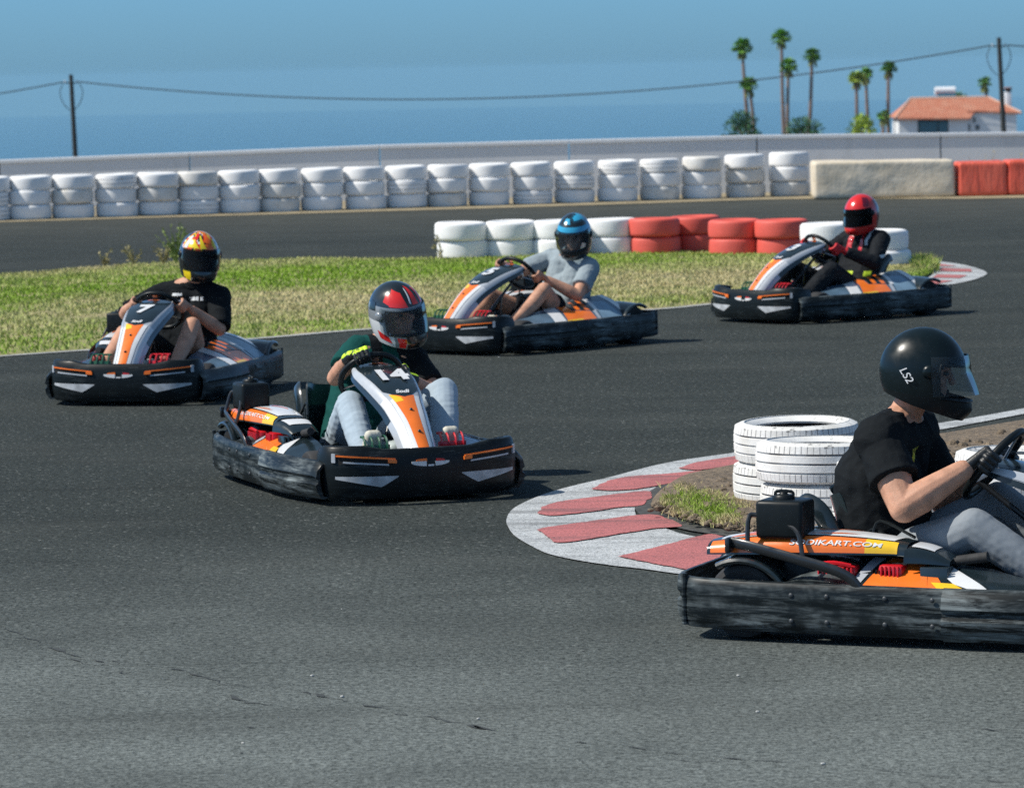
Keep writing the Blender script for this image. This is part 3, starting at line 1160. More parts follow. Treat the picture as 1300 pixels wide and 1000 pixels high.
def wtop(px):
    pts_ = [(-240, 209.5), (0, 203), (482, 184), (960, 171.5), (1300, 167.5), (1640, 164)]
    for (a, b), (c_, d) in zip(pts_[:-1], pts_[1:]):
        if a <= px <= c_:
            return b + (d - b) * (px - a) / (c_ - a)


WD = 61.5
for a, b in zip(joints[:-1], joints[1:]):
    pa, pb = at(a, wtop(a), Y=WD), at(b, wtop(b), Y=WD)
    mb = MB()
    g_ = 0.012
    def sec(x, zt):
        return [(x, WD - 0.10, -0.2), (x, WD - 0.10, zt - 0.06), (x, WD + 0.10, zt - 0.06), (x, WD + 0.10, -0.2)]
    mb.loft([sec(pa.x + g_, pa.z), sec(pb.x - g_, pb.z)])
    mb.build('wall_panel', M['concrete'], wall)
    mc = MB()
    def sec2(x, zt):
        return [(x, WD - 0.125, zt - 0.057), (x, WD - 0.125, zt - 0.008), (x, WD - 0.117, zt), (x, WD + 0.125, zt), (x, WD + 0.125, zt - 0.057)]
    mc.loft([sec2(pa.x + g_ * 0.3, pa.z), sec2(pb.x - g_ * 0.3, pb.z)])
    mc.build('coping', M['white'], wall)


def block(x0, x1, y, z, d, col, label, seed, name='foam_block', folds=0.035):
    b = MB()
    nx_, nz_ = 44, 12
    L = x1 - x0
    # wrapped soft block: subdivided box with sag and folds
    bm_ = bmesh.new()
    bmesh.ops.create_cube(bm_, size=1)
    for v in bm_.verts:
        v.co = V((v.co.x * L, v.co.y * d, v.co.z * z))
    bmesh.ops.bevel(bm_, geom=list(bm_.edges), offset=0.045, segments=3, profile=0.5, affect='EDGES')
    bmesh.ops.subdivide_edges(bm_, edges=[e for e in bm_.edges if e.calc_length() > 0.3], cuts=14, use_grid_fill=True)
    bm_.normal_update()
    for v in bm_.verts:
        p = v.co
        n = noise.noise(V((p.x * 1.3 + seed, p.z * 3.5, p.y * 2))) + 0.6 * noise.noise(V((p.x * 3.6 + p.z * 3 + seed, p.z * 2.5, 1)))
        v.co = v.co + v.normal * (n * folds)
    me = bpy.data.meshes.new(name)
    bm_.to_mesh(me)
    bm_.free()
    me.materials.append(col)
    me.polygons.foreach_set('use_smooth', [True] * len(me.polygons))
    o = link(name, me)
    o.location = ((x0 + x1) / 2, y + d / 2, z / 2 + 0.01)
    tag(o, label, 'barrier')
    return o


tarp = NT('cream tarpaulin')
a_ = tarp.noise(1.4, 5, 0.6, tarp.coord((1, 1, 2.2)), 0.8)
tarp.base(tarp.mix(tarp.ramp(a_, [(0.3, 0.0), (0.7, 1.0)]), (0.56, 0.47, 0.34), (0.76, 0.68, 0.55)))
tarp.rough(0.6)
tarp.bump(tarp.noise(5, 4), 0.4, 0.05)
redm = NT('red tarpaulin')
a_ = redm.noise(1.6, 4, 0.6, redm.coord((1.5, 1, 0.7)), 0.5)
redm.base(redm.mix(redm.ramp(a_, [(0.3, 0.0), (0.7, 1.0)]), (0.62, 0.075, 0.04), (0.74, 0.15, 0.09)))
redm.rough(0.5)
redm.bump(redm.noise(6, 4, 0.5, redm.coord((2, 1, 0.5))), 0.4, 0.05)
BY = at(1120, 252).y
bx = lambda px: at(px, 252, Y=BY).x
block(bx(1034), bx(1212), BY, 0.545, 0.7, tarp.m, 'long cream tarpaulin wrapped foam block at the end of the tyre row', 3.1, folds=0.02)
block(bx(1217), bx(1279), BY, 0.50, 0.7, redm.m, 'red tarpaulin foam block next to the cream block', 8.3, folds=0.014)
block(bx(1279.6), bx(1360), BY, 0.51, 0.7, redm.m, 'red tarpaulin foam block cut by the right picture edge', 12.9, folds=0.014)

# ================================================================== POLES AND WIRE
pole_m = simple('dark tarred wood', (0.030, 0.034, 0.034), 0.85, var=0.3)


def pole(pxb, pyb, pxt, pyt, Y, label):
    root = empty('utility_pole', (0, 0, 0))
    top = at(pxt, pyt, Y=Y)
    b = at(pxb, pyb, Y=Y)
    d = (b - top).normalized()
    base = b + d * 5.0
    root.location = base
    k = MB()
    k.tube([(0, 0, 0), (top - base) * 0.5, top - base], [0.17, 0.14, 0.11], 10)
    k.build('shaft', pole_m, root)
    k = MB()
    tp = top - base
    zz = tp - V((0, 0, 0.45))
    k.tube([zz + V((-0.35, 0, 0)), zz + V((0.35, 0, 0))], 0.035, 6)
    k.build('crossarm', pole_m, root)
    for s in (-1, 1):
        k = MB()
        k.lathe([(0.0, -0.06), (0.05, -0.05), (0.035, 0.0), (0.06, 0.03), (0.03, 0.08), (0.0, 0.09)], 10, Matrix.Translation(zz + V((0.33 * s, 0, 0.06))), ring=False)
        k.build('insulator', M['silver'], root)
        k = MB()
        L_ = [zz + V((0.42 * s, 0, 0.05)), zz + V((0.62 * s, 0, -0.5)), zz + V((0.45 * s, 0, -1.1)), zz + V((0.10 * s, 0, -1.5))]
        k.tube(crom([tuple(q) for q in L_], 6), 0.022, 5)
        k.build('jumper_wire', pole_m, root)
    tag(root, label, 'utility pole', 'utility poles behind the wall')
    return zz + base


wl = pole(95.5, 197, 90, 95, 215, 'dark leaning utility pole at the left above the sea')
wr = pole(1274, 165, 1268, 48, 205, 'tall dark utility pole in front of the tiled house chimney')
wb = MB()


def cable(a, b, sag):
    n = 40
    return [a.lerp(b, i / n) - V((0, 0, sag * 4 * (i / n) * (1 - i / n))) for i in range(n + 1)]


wb.tube(cable(wl + V((0.42, 0, 0.05)), wr + V((-0.42, 0, 0.05)), 1.75), 0.032, 6)
tag(wb.build('overhead_cable', pole_m), 'dark overhead cable sagging between the two utility poles', 'cable')
wb = MB()
wb.tube(cable(wl + V((-0.42, 0, 0.05)), at(-300, 158, Y=215), 0.2), 0.032, 6)
tag(wb.build('overhead_cable', pole_m), 'short overhead cable running left from the left pole', 'cable')
wb = MB()
wb.tube(cable(wr + V((0.42, 0, 0.05)), at(1600, 52, Y=205), 0.3), 0.032, 6)
tag(wb.build('overhead_cable', pole_m), 'short overhead cable running right from the right pole', 'cable')

# ================================================================== PALMS, SHRUBS, HOUSE
trunk_m = simple('palm trunk bark', (0.21, 0.145, 0.115), 0.9, var=0.3, scale=2)
frond_m = simple('palm fronds', (0.13, 0.30, 0.02), 0.6, var=0.45, scale=0.9)
frond_y = simple('yellow green fronds', (0.34, 0.46, 0.03), 0.6, var=0.35, scale=0.9)
dead_m = simple('dry palm skirt', (0.17, 0.20, 0.06), 0.9, var=0.3)
PX = 10.0
shrub_m = simple('dark shrub leaves', (0.035, 0.115, 0.035), 0.6, var=0.4, scale=0.8)


def palm(pxt, pyt, pxb, pyb, Y, cr, label, mat=frond_m, seed=0, nf=70):
    rp = random.Random(seed)
    top, bas = at(pxt, pyt, Y=Y), at(pxb, pyb, Y=Y)
    gz = -11.5
    bas2 = bas + (bas - top).normalized() * max(0.1, (bas.z - gz))
    root = empty('palm_tree', bas2)
    tp = top - bas2
    k = MB()
    mid_ = tp * 0.5 + V((rp.uniform(-0.25, 0.25), 0, 0))
    k.tube(crom([(0, 0, 0), tuple(mid_), tuple(tp)], 6), [0.30 - 0.12 * i / 12 for i in range(13)], 9)
    k.build('trunk', trunk_m, root)
    k = MB()
    for i in range(nf):
        a = rp.uniform(0, 2 * PI)
        el = rp.uniform(-0.35, 1.35)
        L = cr * 1.08 * rp.uniform(0.75, 1.1)
        d = V((math.cos(a) * math.cos(el), math.sin(a) * math.cos(el), math.sin(el)))
        s_ = d.cross(V((0, 0, 1)))
        s_ = s_.normalized() if s_.length > 1e-3 else V((1, 0, 0))
        o_ = tp + V((0, 0, -0.1))
        # stalk then a fan of leaflets
        e = o_ + d * L * 0.55
        k.tube([o_, e], 0.035, 4)
        for q in range(-4, 5):
            an = q * 0.26
            dd = (d * math.cos(an) + s_ * math.sin(an) + V((0, 0, -0.18))).normalized()
            w_ = s_ * math.cos(an) - d * math.sin(an)
            l2 = L * 0.5 * (1 - 0.04 * abs(q)) * rp.uniform(0.8, 1.1)
            m_ = e + dd * l2 * 0.55
            k.add([e, m_ + w_ * 0.10, e + dd * l2 + V((0, 0, -0.12 * L)), m_ - w_ * 0.10], [(0, 1, 2, 3)])
    k.build('crown', mat, root, False)
    k = MB()
    for i in range(26):
        a = rp.uniform(0, 2 * PI)
        o_ = tp + V((math.cos(a) * 0.2, math.sin(a) * 0.2, -0.1))
        e = o_ + V((math.cos(a) * 0.35, math.sin(a) * 0.35, -rp.uniform(0.7, 1.5)))
        k.tube([o_, e], [0.05, 0.09], 4)
    k.build('dry_skirt', dead_m, root)
    tag(root, label, 'palm tree', 'palm trees behind the wall')


palm(942, 60, 952, 165, 500, 1.35, 'tall palm at the left of the palm group, rising from a bush', seed=1)
palm(951, 108, 955, 165, 495, 1.2, 'shorter palm in front of the leftmost tall palm', seed=2)
palm(992, 48, 996, 165, 510, 1.35, 'tallest palm with pale trunk, topmost crown of all', seed=3)
palm(1001, 84, 1001, 165, 500, 1.25, 'palm with its crown halfway up the tallest palm', seed=4)
palm(1031, 70, 1027, 168, 500, 1.15, 'single palm leaning slightly right of the tallest palm', seed=5)
palm(1087, 99, 1086, 168, 510, 1.15, 'palm with yellowish crown above the yellow green shrub', frond_y, seed=6)
palm(1099, 94, 1103, 160, 520, 1.1, 'palm with dark crown beside the yellowish palm', seed=7)
palm(1128, 87, 1129, 166, 510, 1.1, 'slim palm next to the white house', seed=8)
palm(1122, 146, 1121, 168, 505, 0.9, 'small low palm at the corner of the white house', seed=9, nf=40)
palm(1250, 104, 1253, 128, 545, 1.0, 'palm crown showing above the house roof', seed=10, nf=50)


def shrub(px, py, rx, rz, Y, label, mat, n, seed):
    rp = random.Random(seed)
    c_ = at(px, py, Y=Y)
    root = empty('shrub', (c_.x, Y, c_.z - rz))
    k = MB()
    for i in range(n):
        # leaf blades radiating in clumps
        a, el = rp.uniform(0, 2 * PI), rp.uniform(-0.2, 1.4)
        rr = rp.uniform(0.3, 1.0)
        d = V((math.cos(a) * math.cos(el) * rx, math.sin(a) * math.cos(el) * rx, math.sin(el) * rz * 2))
        q = d * rr
        l = (d.normalized() + V((rp.gauss(0, .4), rp.gauss(0, .4), rp.gauss(0, .4)))).normalized() * rp.uniform(0.4, 0.8)
        s_ = l.cross(V((rp.gauss(0, 1), rp.gauss(0, 1), rp.gauss(0, 1)))).normalized() * 0.13
        k.add([q, q + l * 0.5 + s_, q + l + V((0, 0, -0.1)), q + l * 0.5 - s_], [(0, 1, 2, 3)])
    k.build('foliage', mat, root, False)
    k = MB()
    for i in range(6):
        a = i * 1.05
        k.tube([(0, 0, -1.5), (0, 0, 0), (math.cos(a) * rx * 0.5, math.sin(a) * rx * 0.5, rz)], [0.12, 0.1, 0.05], 5)
    k.build('stem', trunk_m, root)
    tag(root, label, 'shrub', 'shrubs behind the wall')


shrub(942, 157, 2.2, 1.5, 490, 'dark bushy shrub at the foot of the leftmost palms', shrub_m, 700, 1)
shrub(1020, 162, 2.5, 1.1, 490, 'low dark shrub between the tallest palm and the single palm', shrub_m, 600, 2)
shrub(1094, 158, 1.6, 1.2, 500, 'yellow green shrub under the yellowish palm', frond_y, 450, 3)
shrub(1228, 133, 1.2, 0.9, 545, 'dark shrub top behind the house roof by the pole', shrub_m, 250, 4)
shrub(1212, 122, 1.7, 0.5, 545, 'dark foliage under the solar water tank', shrub_m, 200, 5)

HY = 500.0
hp = at(1138, 170, Y=HY)
house = empty('white_house', (at(1212, 150, Y=HY).x, HY, -11.0))
tag(house, 'white house with terracotta tiled roof above the wall', 'house')
hx = house.location.x


def H(px, py, y=0.0):
    p = at(px, py, Y=HY)
    return V((p.x - hx, y, p.z + 11.0))


plaster = simple('white plaster', (0.72, 0.74, 0.76), 0.85, var=0.05, scale=0.6)
tile = NT('terracotta tiles')
sep = tile.n('ShaderNodeSeparateXYZ')
tile.l(tile.coord(), sep.inputs[0])
wv = tile.math('SINE', tile.math('MULTIPLY', sep.outputs[0], 16.0))
tc_ = tile.mix(tile.ramp(wv, [(0.3, 0.0), (0.9, 1.0)]), (0.42, 0.13, 0.07), (0.60, 0.24, 0.14))
tile.base(tile.mix(tile.ramp(tile.noise(0.9, 4), [(0.4, 0), (0.7, 0.5)]), tc_, (0.55, 0.30, 0.2)))
tile.rough(0.8)
tile.bump(wv, 0.6, 0.08)
# walls: main body and right wing
e0, e1, er = H(1141, 150), H(1229, 151), H(1291, 143)
k = MB()
k.box(((e0.x + e1.x) / 2, 4.0, e0.z / 2), (e1.x - e0.x, 8.0, e0.z), 0)
k.box(((e1.x + er.x) / 2 + 0.01, 4.5, er.z / 2), (er.x - e1.x, 8.0, er.z), 0)
k.build('wall', plaster, house)
# roof: hipped, ridge and eaves
r0, r1 = H(1160, 125.5), H(1260, 124)
a0, a1 = H(1136, 150), H(1231, 150)
b1, c1 = H(1228, 141), H(1297, 143)
k = MB()
fy, by_, ry = -0.6, 8.8, 4.0
k.add([(a0.x, fy, a0.z), (a1.x, fy, a1.z), (r1.x, ry, r1.z), (r0.x, ry, r0.z)], [(0, 1, 2, 3)])
k.add([(a0.x, fy, a0.z), (r0.x, ry, r0.z), (a0.x, by_, a0.z)], [(0, 1, 2)])
k.add([(a0.x, by_, a0.z), (r0.x, ry, r0.z), (r1.x, ry, r1.z), (c1.x, by_, c1.z)], [(0, 1, 2, 3)])
k.add([(a1.x, fy, a1.z), (b1.x + 1.0, 0.4, b1.z), (c1.x, 0.2, c1.z), (r1.x, ry, r1.z)], [(0, 1, 2, 3)])
k.add([(c1.x, 0.2, c1.z), (c1.x, by_, c1.z), (r1.x, ry, r1.z)], [(0, 1, 2)])
k.add([(a0.x, fy, a0.z - 0.2), (a1.x, fy, a1.z - 0.2), (a1.x, fy, a1.z), (a0.x, fy, a0.z)], [(0, 1, 2, 3)])
k.add([(b1.x, 0.3, b1.z - 0.2), (c1.x, 0.2, c1.z - 0.2), (c1.x, 0.2, c1.z), (b1.x, 0.3, b1.z)], [(0, 1, 2, 3)])
rf = k.build('roof', tile.m, house, False)
k = MB()
k.tube([(r0.x, ry, r0.z), (r1.x, ry, r1.z)], 0.16, 8)
k.tube([(a0.x, fy, a0.z), (r0.x, ry, r0.z)], 0.13, 8)
k.tube([(c1.x, 0.2, c1.z), (r1.x, ry, r1.z)], 0.13, 8)
k.build('ridge_tile', simple('pale ridge tiles', (0.62, 0.40, 0.30), 0.8), rf)
# window
w0, w1 = H(1165, 152.5), H(1204, 171)
k = MB()
k.box(((w0.x + w1.x) / 2, -0.02, (w0.z + w1.z) / 2), (w1.x - w0.x, 0.12, w0.z - w1.z), 0.02)
wf = k.build('window', simple('dark window frame', (0.02, 0.045, 0.055), 0.4), house)
glass = NT('blue tinted glass')
glass.base((0.03, 0.13, 0.19))
glass.rough(0.08)
sp_ = w0.x + (w1.x - w0.x) * 0.66
for xa, xb in ((w0.x + 0.25, sp_ - 0.12), (sp_ + 0.12, w1.x - 0.15)):
    k = MB()
    k.box(((xa + xb) / 2, -0.09, (w0.z + w1.z) / 2 - 0.1), (xb - xa, 0.03, w0.z - w1.z - 0.35))
    k.build('pane', glass.m, wf)
for (pa, pb) in (((1228, 158), (1232, 166)), ((1236, 150), (1239, 156)), ((1239, 159), (1244, 165))):
    q0, q1 = H(*pa), H(*pb)
    k = MB()
    k.box(((q0.x + q1.x) / 2, 0.45, (q0.z + q1.z) / 2), (q1.x - q0.x, 0.12, q0.z - q1.z), 0.03)
    k.build('wall_lantern', simple('grey fitting', (0.10, 0.12, 0.13), 0.6), house)
ch0, ch1 = H(1282.5, 117), H(1290.5, 165)
k = MB()
k.box(((ch0.x + ch1.x) / 2, 5.2, (ch0.z + ch1.z) / 2), (ch1.x - ch0.x, 0.9, ch0.z - ch1.z), 0.03)
chm = k.build('chimney', plaster, house)
k = MB()
k.box(((ch0.x + ch1.x) / 2, 5.2, ch0.z + 0.16), (0.75, 0.75, 0.34))
k.box(((ch0.x + ch1.x) / 2, 5.2, ch0.z + 0.36), (1.0, 1.05, 0.07), 0.02, 0)
k.build('chimney_cap', M['black'], chm)
k = MB()
k.box(((ch0.x + ch1.x) / 2, 5.2, ch0.z + 0.48), (0.85, 0.9, 0.16), 0.05)
k.build('chimney_tile', tile.m, chm)
t0, t1 = H(1194, 111), H(1220, 121)
k = MB()
k.tube([(t0.x, 6.5, (t0.z + t1.z) / 2), (t1.x, 6.5, (t0.z + t1.z) / 2)], (t0.z - t1.z) / 2, 16)
tk = k.build('solar_tank', plaster, house)
k = MB()
k.add([(t0.x + .3, 6.2, t1.z + .2), (t1.x, 6.2, t1.z + .2), (t1.x, 4.8, t1.z - 1.0), (t0.x + .3, 4.8, t1.z - 1.0)], [(0, 1, 2, 3)])
for xx in (t0.x + 0.4, t1.x - 0.3):
    k.tube([(xx, 6.5, t1.z + 0.2), (xx, 6.5, t1.z - 1.6)], 0.06, 6)
k.build('solar_panel', glass.m, tk)
d0, d1 = H(1249, 127), H(1256, 118)
k = MB()
k.tube([(d0.x, 5.0, d0.z - 0.6), (d0.x + .1, 5.0, d0.z + 0.1), (d1.x, 5.0, d1.z)], [0.05, 0.05, 0.03], 6)
k.build('aerial_mast', M['silver'], house)

# sea air: far water fades into the sky
hz = NT('sea air')
hz.t.nodes.remove(hz.p)
pv = hz.t.nodes.new('ShaderNodeVolumePrincipled')
pv.inputs['Color'].default_value = (0.355, 0.67, 0.885, 1)
pv.inputs['Density'].default_value = 4.2e-5
pv.inputs['Anisotropy'].default_value = 0.0
hz.t.links.new(pv.outputs[0], hz.t.nodes['Material Output'].inputs['Volume'])
k = MB()
k.box((0, 15300, -144.5), (33000, 31200, 317))
hzo = k.build('haze', hz.m, None, False)
tag(hzo, kind='stuff')

# ================================================================== KART
def offset_path(P, d):
    out = []
    for i, p in enumerate(P):
        a, b = P[max(i - 1, 0)], P[min(i + 1, len(P) - 1)]
        t_ = V((b[0] - a[0], b[1] - a[1], 0)).normalized()
        n = V((t_.y, -t_.x, 0))
        out.append(V((p[0], p[1], 0)) + n * d)
    return out


def panel(b, path, zb, zt, bulge=0.012, th=0.010, lip=0.028, m=0, groove=0.0):
    """upright moulded bumper panel along a plan path whose right-hand side is the outside; zb, zt functions of 0..1"""
    n = len(path)
    ht = [(-0.030, 0.006), (-0.004, 0.0), (0.0, 0.02), (bulge * 0.8, 0.22), (bulge, 0.40), (bulge - groove, 0.47), (bulge - groove, 0.55), (bulge, 0.62), (bulge * 0.7, 0.82), (0.0, 0.955), (-0.006, 0.99), (-0.014, 1.0), (-lip, 0.99),
          (-lip, 0.95), (-0.016, 0.93), (bulge * 0.5 - th, 0.8), (bulge - groove - th, 0.5), (-th, 0.08), (-0.030, 0.05)]
    secs = []
    offs = {}
    for d, _ in ht:
        offs.setdefault(d, offset_path(path, d))
    for i in range(n):
        u = i / (n - 1)
        a, c = zb(u), zt(u)
        secs.append([V((offs[d][i].x, offs[d][i].y, a + (c - a) * f)) for d, f in ht])
    b.loft(secs, True, False, True, m)


def mirror_y(pts):
    return [(p[0], -p[1]) + tuple(p[2:]) for p in pts]


FB = crom([(0.60, 0.455), (0.68, 0.47), (0.755, 0.455), (0.805, 0.405), (0.838, 0.33), (0.858, 0.22), (0.868, 0.10), (0.870, 0.0)], 6)
FRONT = [(x, -y) for x, y in FB] + [(x, y) for x, y in FB[::-1][1:]]      # from the kart's right end across the nose to the left end


def front_x(y):
    """outer face of the front bumper at lateral y (for |y| < .45)"""
    a = abs(y)
    best = None
    for (x0, y0), (x1, y1) in zip(FB[6:-1], FB[7:]):
        lo, hi = min(y0, y1), max(y0, y1)
        if lo <= a <= hi:
            f = (a - y0) / (y1 - y0) if y1 != y0 else 0
            return x0 + (x1 - x0) * f
    return FB[-1][0]


def decal_front(b, ys, top, bot, off=0.0145, m=0, th=0.004):
    vs_ = []
    for y in ys:
        x = front_x(y)
        e = 0.01
        dx = (front_x(y + e) - front_x(y - e)) / (2 * e)
        n = V((1, -dx, 0)).normalized()
        for z in (bot(y), top(y)):
            vs_.append(V((x, y, z)) + n * off)
        for z in (bot(y), top(y)):
            vs_.append(V((x, y, z)) + n * (off - th))
    fs_ = []
    for i in range(len(ys) - 1):
        a, c = i * 4, i * 4 + 4
        fs_ += [(a, c, c + 1, a + 1), (a + 1, c + 1, c + 3, a + 3), (c, a, a + 2, c + 2)]
    fs_ += [(0, 1, 3, 2), (4 * (len(ys) - 1) + 1, 4 * (len(ys) - 1), 4 * (len(ys) - 1) + 2, 4 * (len(ys) - 1) + 3)]
    b.add(vs_, fs_, m)


def frange(a, b, n):
    return [a + (b - a) * i / n for i in range(n + 1)]


def lerp_fn(pts):
    def f(x):
        for (a, b), (c, d) in zip(pts[:-1], pts[1:]):
            if a <= x <= c:
                return b + (d - b) * (x - a) / (c - a)
        return pts[0][1] if x < pts[0][0] else pts[-1][1]
    return f


# ---- nose fairing surface: u 0 (base) .. 1 (top), v -1..1 across including the folded flanks
NP = crom([(0.80, 0.235), (0.735, 0.30), (0.66, 0.368), (0.56, 0.438), (0.45, 0.497), (0.33, 0.543), (0.21, 0.574), (0.10, 0.590)], 6)
N_HW = lerp_fn([(0, 0.046), (0.25, 0.054), (0.45, 0.072), (0.6, 0.096), (0.75, 0.116), (0.88, 0.122), (1, 0.106)])
N_FL = lerp_fn([(0, 0.090), (0.3, 0.085), (0.6, 0.075), (0.85, 0.058), (1, 0.030)])


def nas(u, v):
    u = min(max(u, 0), 1)
    k = u * (len(NP) - 1)
    i = min(int(k), len(NP) - 2)
    f = k - i
    x = NP[i][0] * (1 - f) + NP[i + 1][0] * f
    z = NP[i][1] * (1 - f) + NP[i + 1][1] * f
    tx, tz = NP[i + 1][0] - NP[i][0], NP[i + 1][1] - NP[i][1]
    L = math.hypot(tx, tz)
    n = V((tz / L, 0, -tx / L))
    if n.z < 0:
        n = -n
    hw, fl = N_HW(u), N_FL(u)
    a = abs(v)
    s_ = 1 if v >= 0 else -1
    if a <= 0.62:
        q = a / 0.62
        y = hw * q
        d = 0.016 * (1 - q * q)
    else:
        q = (a - 0.62) / 0.38
        y = hw + fl * (0.62 * q - 0.12 * q * q)
        d = -fl * (0.35 * q + 0.50 * q * q)
    return V((x, s_ * y, z)) + n * d


# ---- side pods: u = x, v 0 outer .. 1 inner
def pod_surface(side):
    def f(x, v):
        rise = 0.055 + 0.10 * min(max((0.25 - x) / 0.75, 0), 1)
        y = 0.545 - 0.30 * v
        z = 0.196 + rise * (1.35 * v - 0.35 * v * v) + 0.010 * math.sin(PI * v)
        if x > 0.2:
            z -= 0.06 * (x - 0.2) / 0.3
        return V((x, side * y, z))
    return f


def make_kart(number, label, scuff=None):
    root = empty('go_kart')
    tag(root, label, 'go-kart', 'racing go-karts on the track')
    P_ = lambda b, n, mats, par=root, **k: b.build(n, mats, par, **k)
    # ---------- bumpers
    b = MB()
    ztf = lambda u: 0.262 + 0.020 * (1 if abs(u - 0.5) > 0.20 else max(0.0, min(1.0, (abs(u - 0.5) - 0.14) / 0.06))) - 0.016 * max(0, (abs(u - 0.5) - 0.40) / 0.10)
    panel(b, FRONT, lambda u: 0.032, ztf, 0.014, 0.010, 0.040, groove=0.0)
    # wear lip along the bottom
    fbm = P_(b, 'front_bumper', M['front_plastic'])
    for s in (1, -1):
        ys = lambda a, c, n=10: [s * q for q in (frange(a, c, n) if s > 0 else frange(a, c, n))]
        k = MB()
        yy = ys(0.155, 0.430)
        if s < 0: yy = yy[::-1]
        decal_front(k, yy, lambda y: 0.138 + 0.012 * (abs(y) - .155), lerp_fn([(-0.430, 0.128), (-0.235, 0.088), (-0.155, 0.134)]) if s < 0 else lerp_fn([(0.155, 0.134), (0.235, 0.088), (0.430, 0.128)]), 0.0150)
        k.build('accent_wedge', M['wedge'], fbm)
        # open slots: dark recess with an orange bar along the top and a grey bar below
        k = MB()
        yy = ys(0.165, 0.440)
        if s < 0: yy = yy[::-1]
        tp = lambda y: 0.205 + 0.085 * (abs(y) - 0.165)
        decal_front(k, yy, lambda y: tp(y) + 0.018, lambda y: tp(y) - 0.034 - 0.03 * (abs(y) - .165), 0.0135)
        sl = k.build('slot', M['slot'], fbm)
        k = MB()
        yy = ys(0.170, 0.425)
        if s < 0: yy = yy[::-1]
        decal_front(k, yy, lambda y: tp(y) + 0.014, lambda y: tp(y) + 0.0075, 0.022, 0, 0.014)
        yy = ys(0.165, 0.205, 3)
        if s < 0: yy = yy[::-1]
        decal_front(k, yy, lambda y: tp(y) + 0.008, lambda y: tp(y) - 0.008, 0.024, 0, 0.014)
        k.build('orange_bar', M['orange'], fbm)
        k = MB()
        yy = ys(0.20, 0.40)
        if s < 0: yy = yy[::-1]
        decal_front(k, yy, lambda y: tp(y) - 0.013, lambda y: tp(y) - 0.021, 0.018, 0, 0.010)
        k.build('grey_bar', M['silver'], fbm)
        k = MB()
        yy = ys(0.428, 0.440, 2)
        if s < 0: yy = yy[::-1]
        decal_front(k, yy, lambda y: tp(y) + 0.020, lambda y: tp(y) - 0.022, 0.020, 0, 0.010)
        k.build('clip', M['silver'], fbm)
    # badge in the middle of the nose
    k = MB()
    ov = lambda y: 0.020 * math.sqrt(max(0, 1 - (y / 0.095) ** 2))
    decal_front(k, frange(-0.092, -0.020, 8), lambda y: 0.196 + 0.004, lambda y: 0.196 - ov(y), 0.017)
    decal_front(k, frange(0.024, 0.092, 8), lambda y: 0.196 + 0.002, lambda y: 0.196 - ov(y), 0.017)
    decal_front(k, frange(-0.012, 0.016, 4), lambda y: 0.196 - 0.012, lambda y: 0.196 - ov(y), 0.017)
    decal_front(k, frange(-0.070, -0.018, 6), lambda y: 0.196 + ov(y) * 0.8, lambda y: 0.197, 0.0165, 1)
    decal_front(k, frange(0.030, 0.070, 5), lambda y: 0.196 + ov(y) * 0.7, lambda y: 0.198, 0.0165, 2)
    k.build('badge', [M['white'], M['orange'], M['red']], fbm)
    # ---------- side bumpers
    SR = crom([(-0.865, 0.530), (-0.80, 0.553), (-0.60, 0.568), (-0.30, 0.572), (0.00, 0.568), (0.10, 0.562)], 6)
    SF = crom([(0.085, 0.571), (0.20, 0.570), (0.36, 0.560), (0.52, 0.535), (0.64, 0.512), (0.715, 0.497), (0.745, 0.492)], 6)
    for s in (1, -1):
        b = MB()
        pr = SR if s < 0 else [(x, y) for x, y in SR]
        path = [(x, s * y) for x, y in SR]
        # the outside must be on the right-hand side of travel
        if s > 0: path = path[::-1]
        inv = s > 0
        q = (lambda f: (lambda u: f(1 - u))) if inv else (lambda f: f)
        panel(b, path, q(lambda u: 0.046 - 0.012 * u), q(lambda u: 0.222 - 0.012 * u), 0.008, 0.010, 0.022, groove=0.0015)
        for x in (-0.46, -0.33, -0.12, 0.05):
            for z in (0.082, 0.172):
                b.lathe([(0.0, 0.0035), (0.005, 0.003), (0.0085, 0.001), (0.009, 0.0)], 10, Matrix.Translation((x, s * 0.580, z)) @ Matrix.Rotation(-s * PI / 2, 4, 'X'), 1, ring=False)
        sb_ = P_(b, 'side_bumper', [M['side_plastic'], M['bolt']])
        b = MB()
        path = [(x, s * y) for x, y in SF]
        if s > 0: path = path[::-1]
        panel(b, path, q(lambda u: 0.030 + 0.004 * u), q(lambda u: 0.214 - 0.004 * u - 0.014 * max(0, u - .8) / .2), 0.028, 0.010, 0.030, groove=0.012)
        for x, y in ((0.69, 0.519), (0.71, 0.514)):
            b.lathe([(0.0, 0.0035), (0.005, 0.003), (0.0085, 0.001), (0.009, 0.0)], 10, Matrix.Translation((x, s * y, 0.075 if x < 0.7 else 0.165)) @ Matrix.Rotation(-s * PI / 2, 4, 'X'), 1, ring=False)
        b.build('front_section', [M['side_plastic'], M['bolt']], sb_)
    # ---------- rear bumper
    RB = crom([(-0.875, 0.525), (-0.905, 0.50), (-0.92, 0.40), (-0.925, 0.2), (-0.925, 0.0)], 5)
    path = [(x, y) for x, y in RB] + [(x, -y) for x, y in RB[::-1][1:]]
    b = MB()
    panel(b, path, lambda u: 0.072, lambda u: 0.228, 0.006, 0.012, 0.02, groove=0.01)
    for s in (1, -1):
        b.tube([(-0.872, s * 0.535, 0.05), (-0.872, s * 0.535, 0.232)], 0.010, 8)
    P_(b, 'rear_bumper', M['side_plastic'])
    # ---------- floor, frame rails
    b = MB()
    b.box((0.28, 0, 0.052), (0.96, 0.60, 0.006), 0.002)
    P_(b, 'floor_tray', M['dark_steel'])
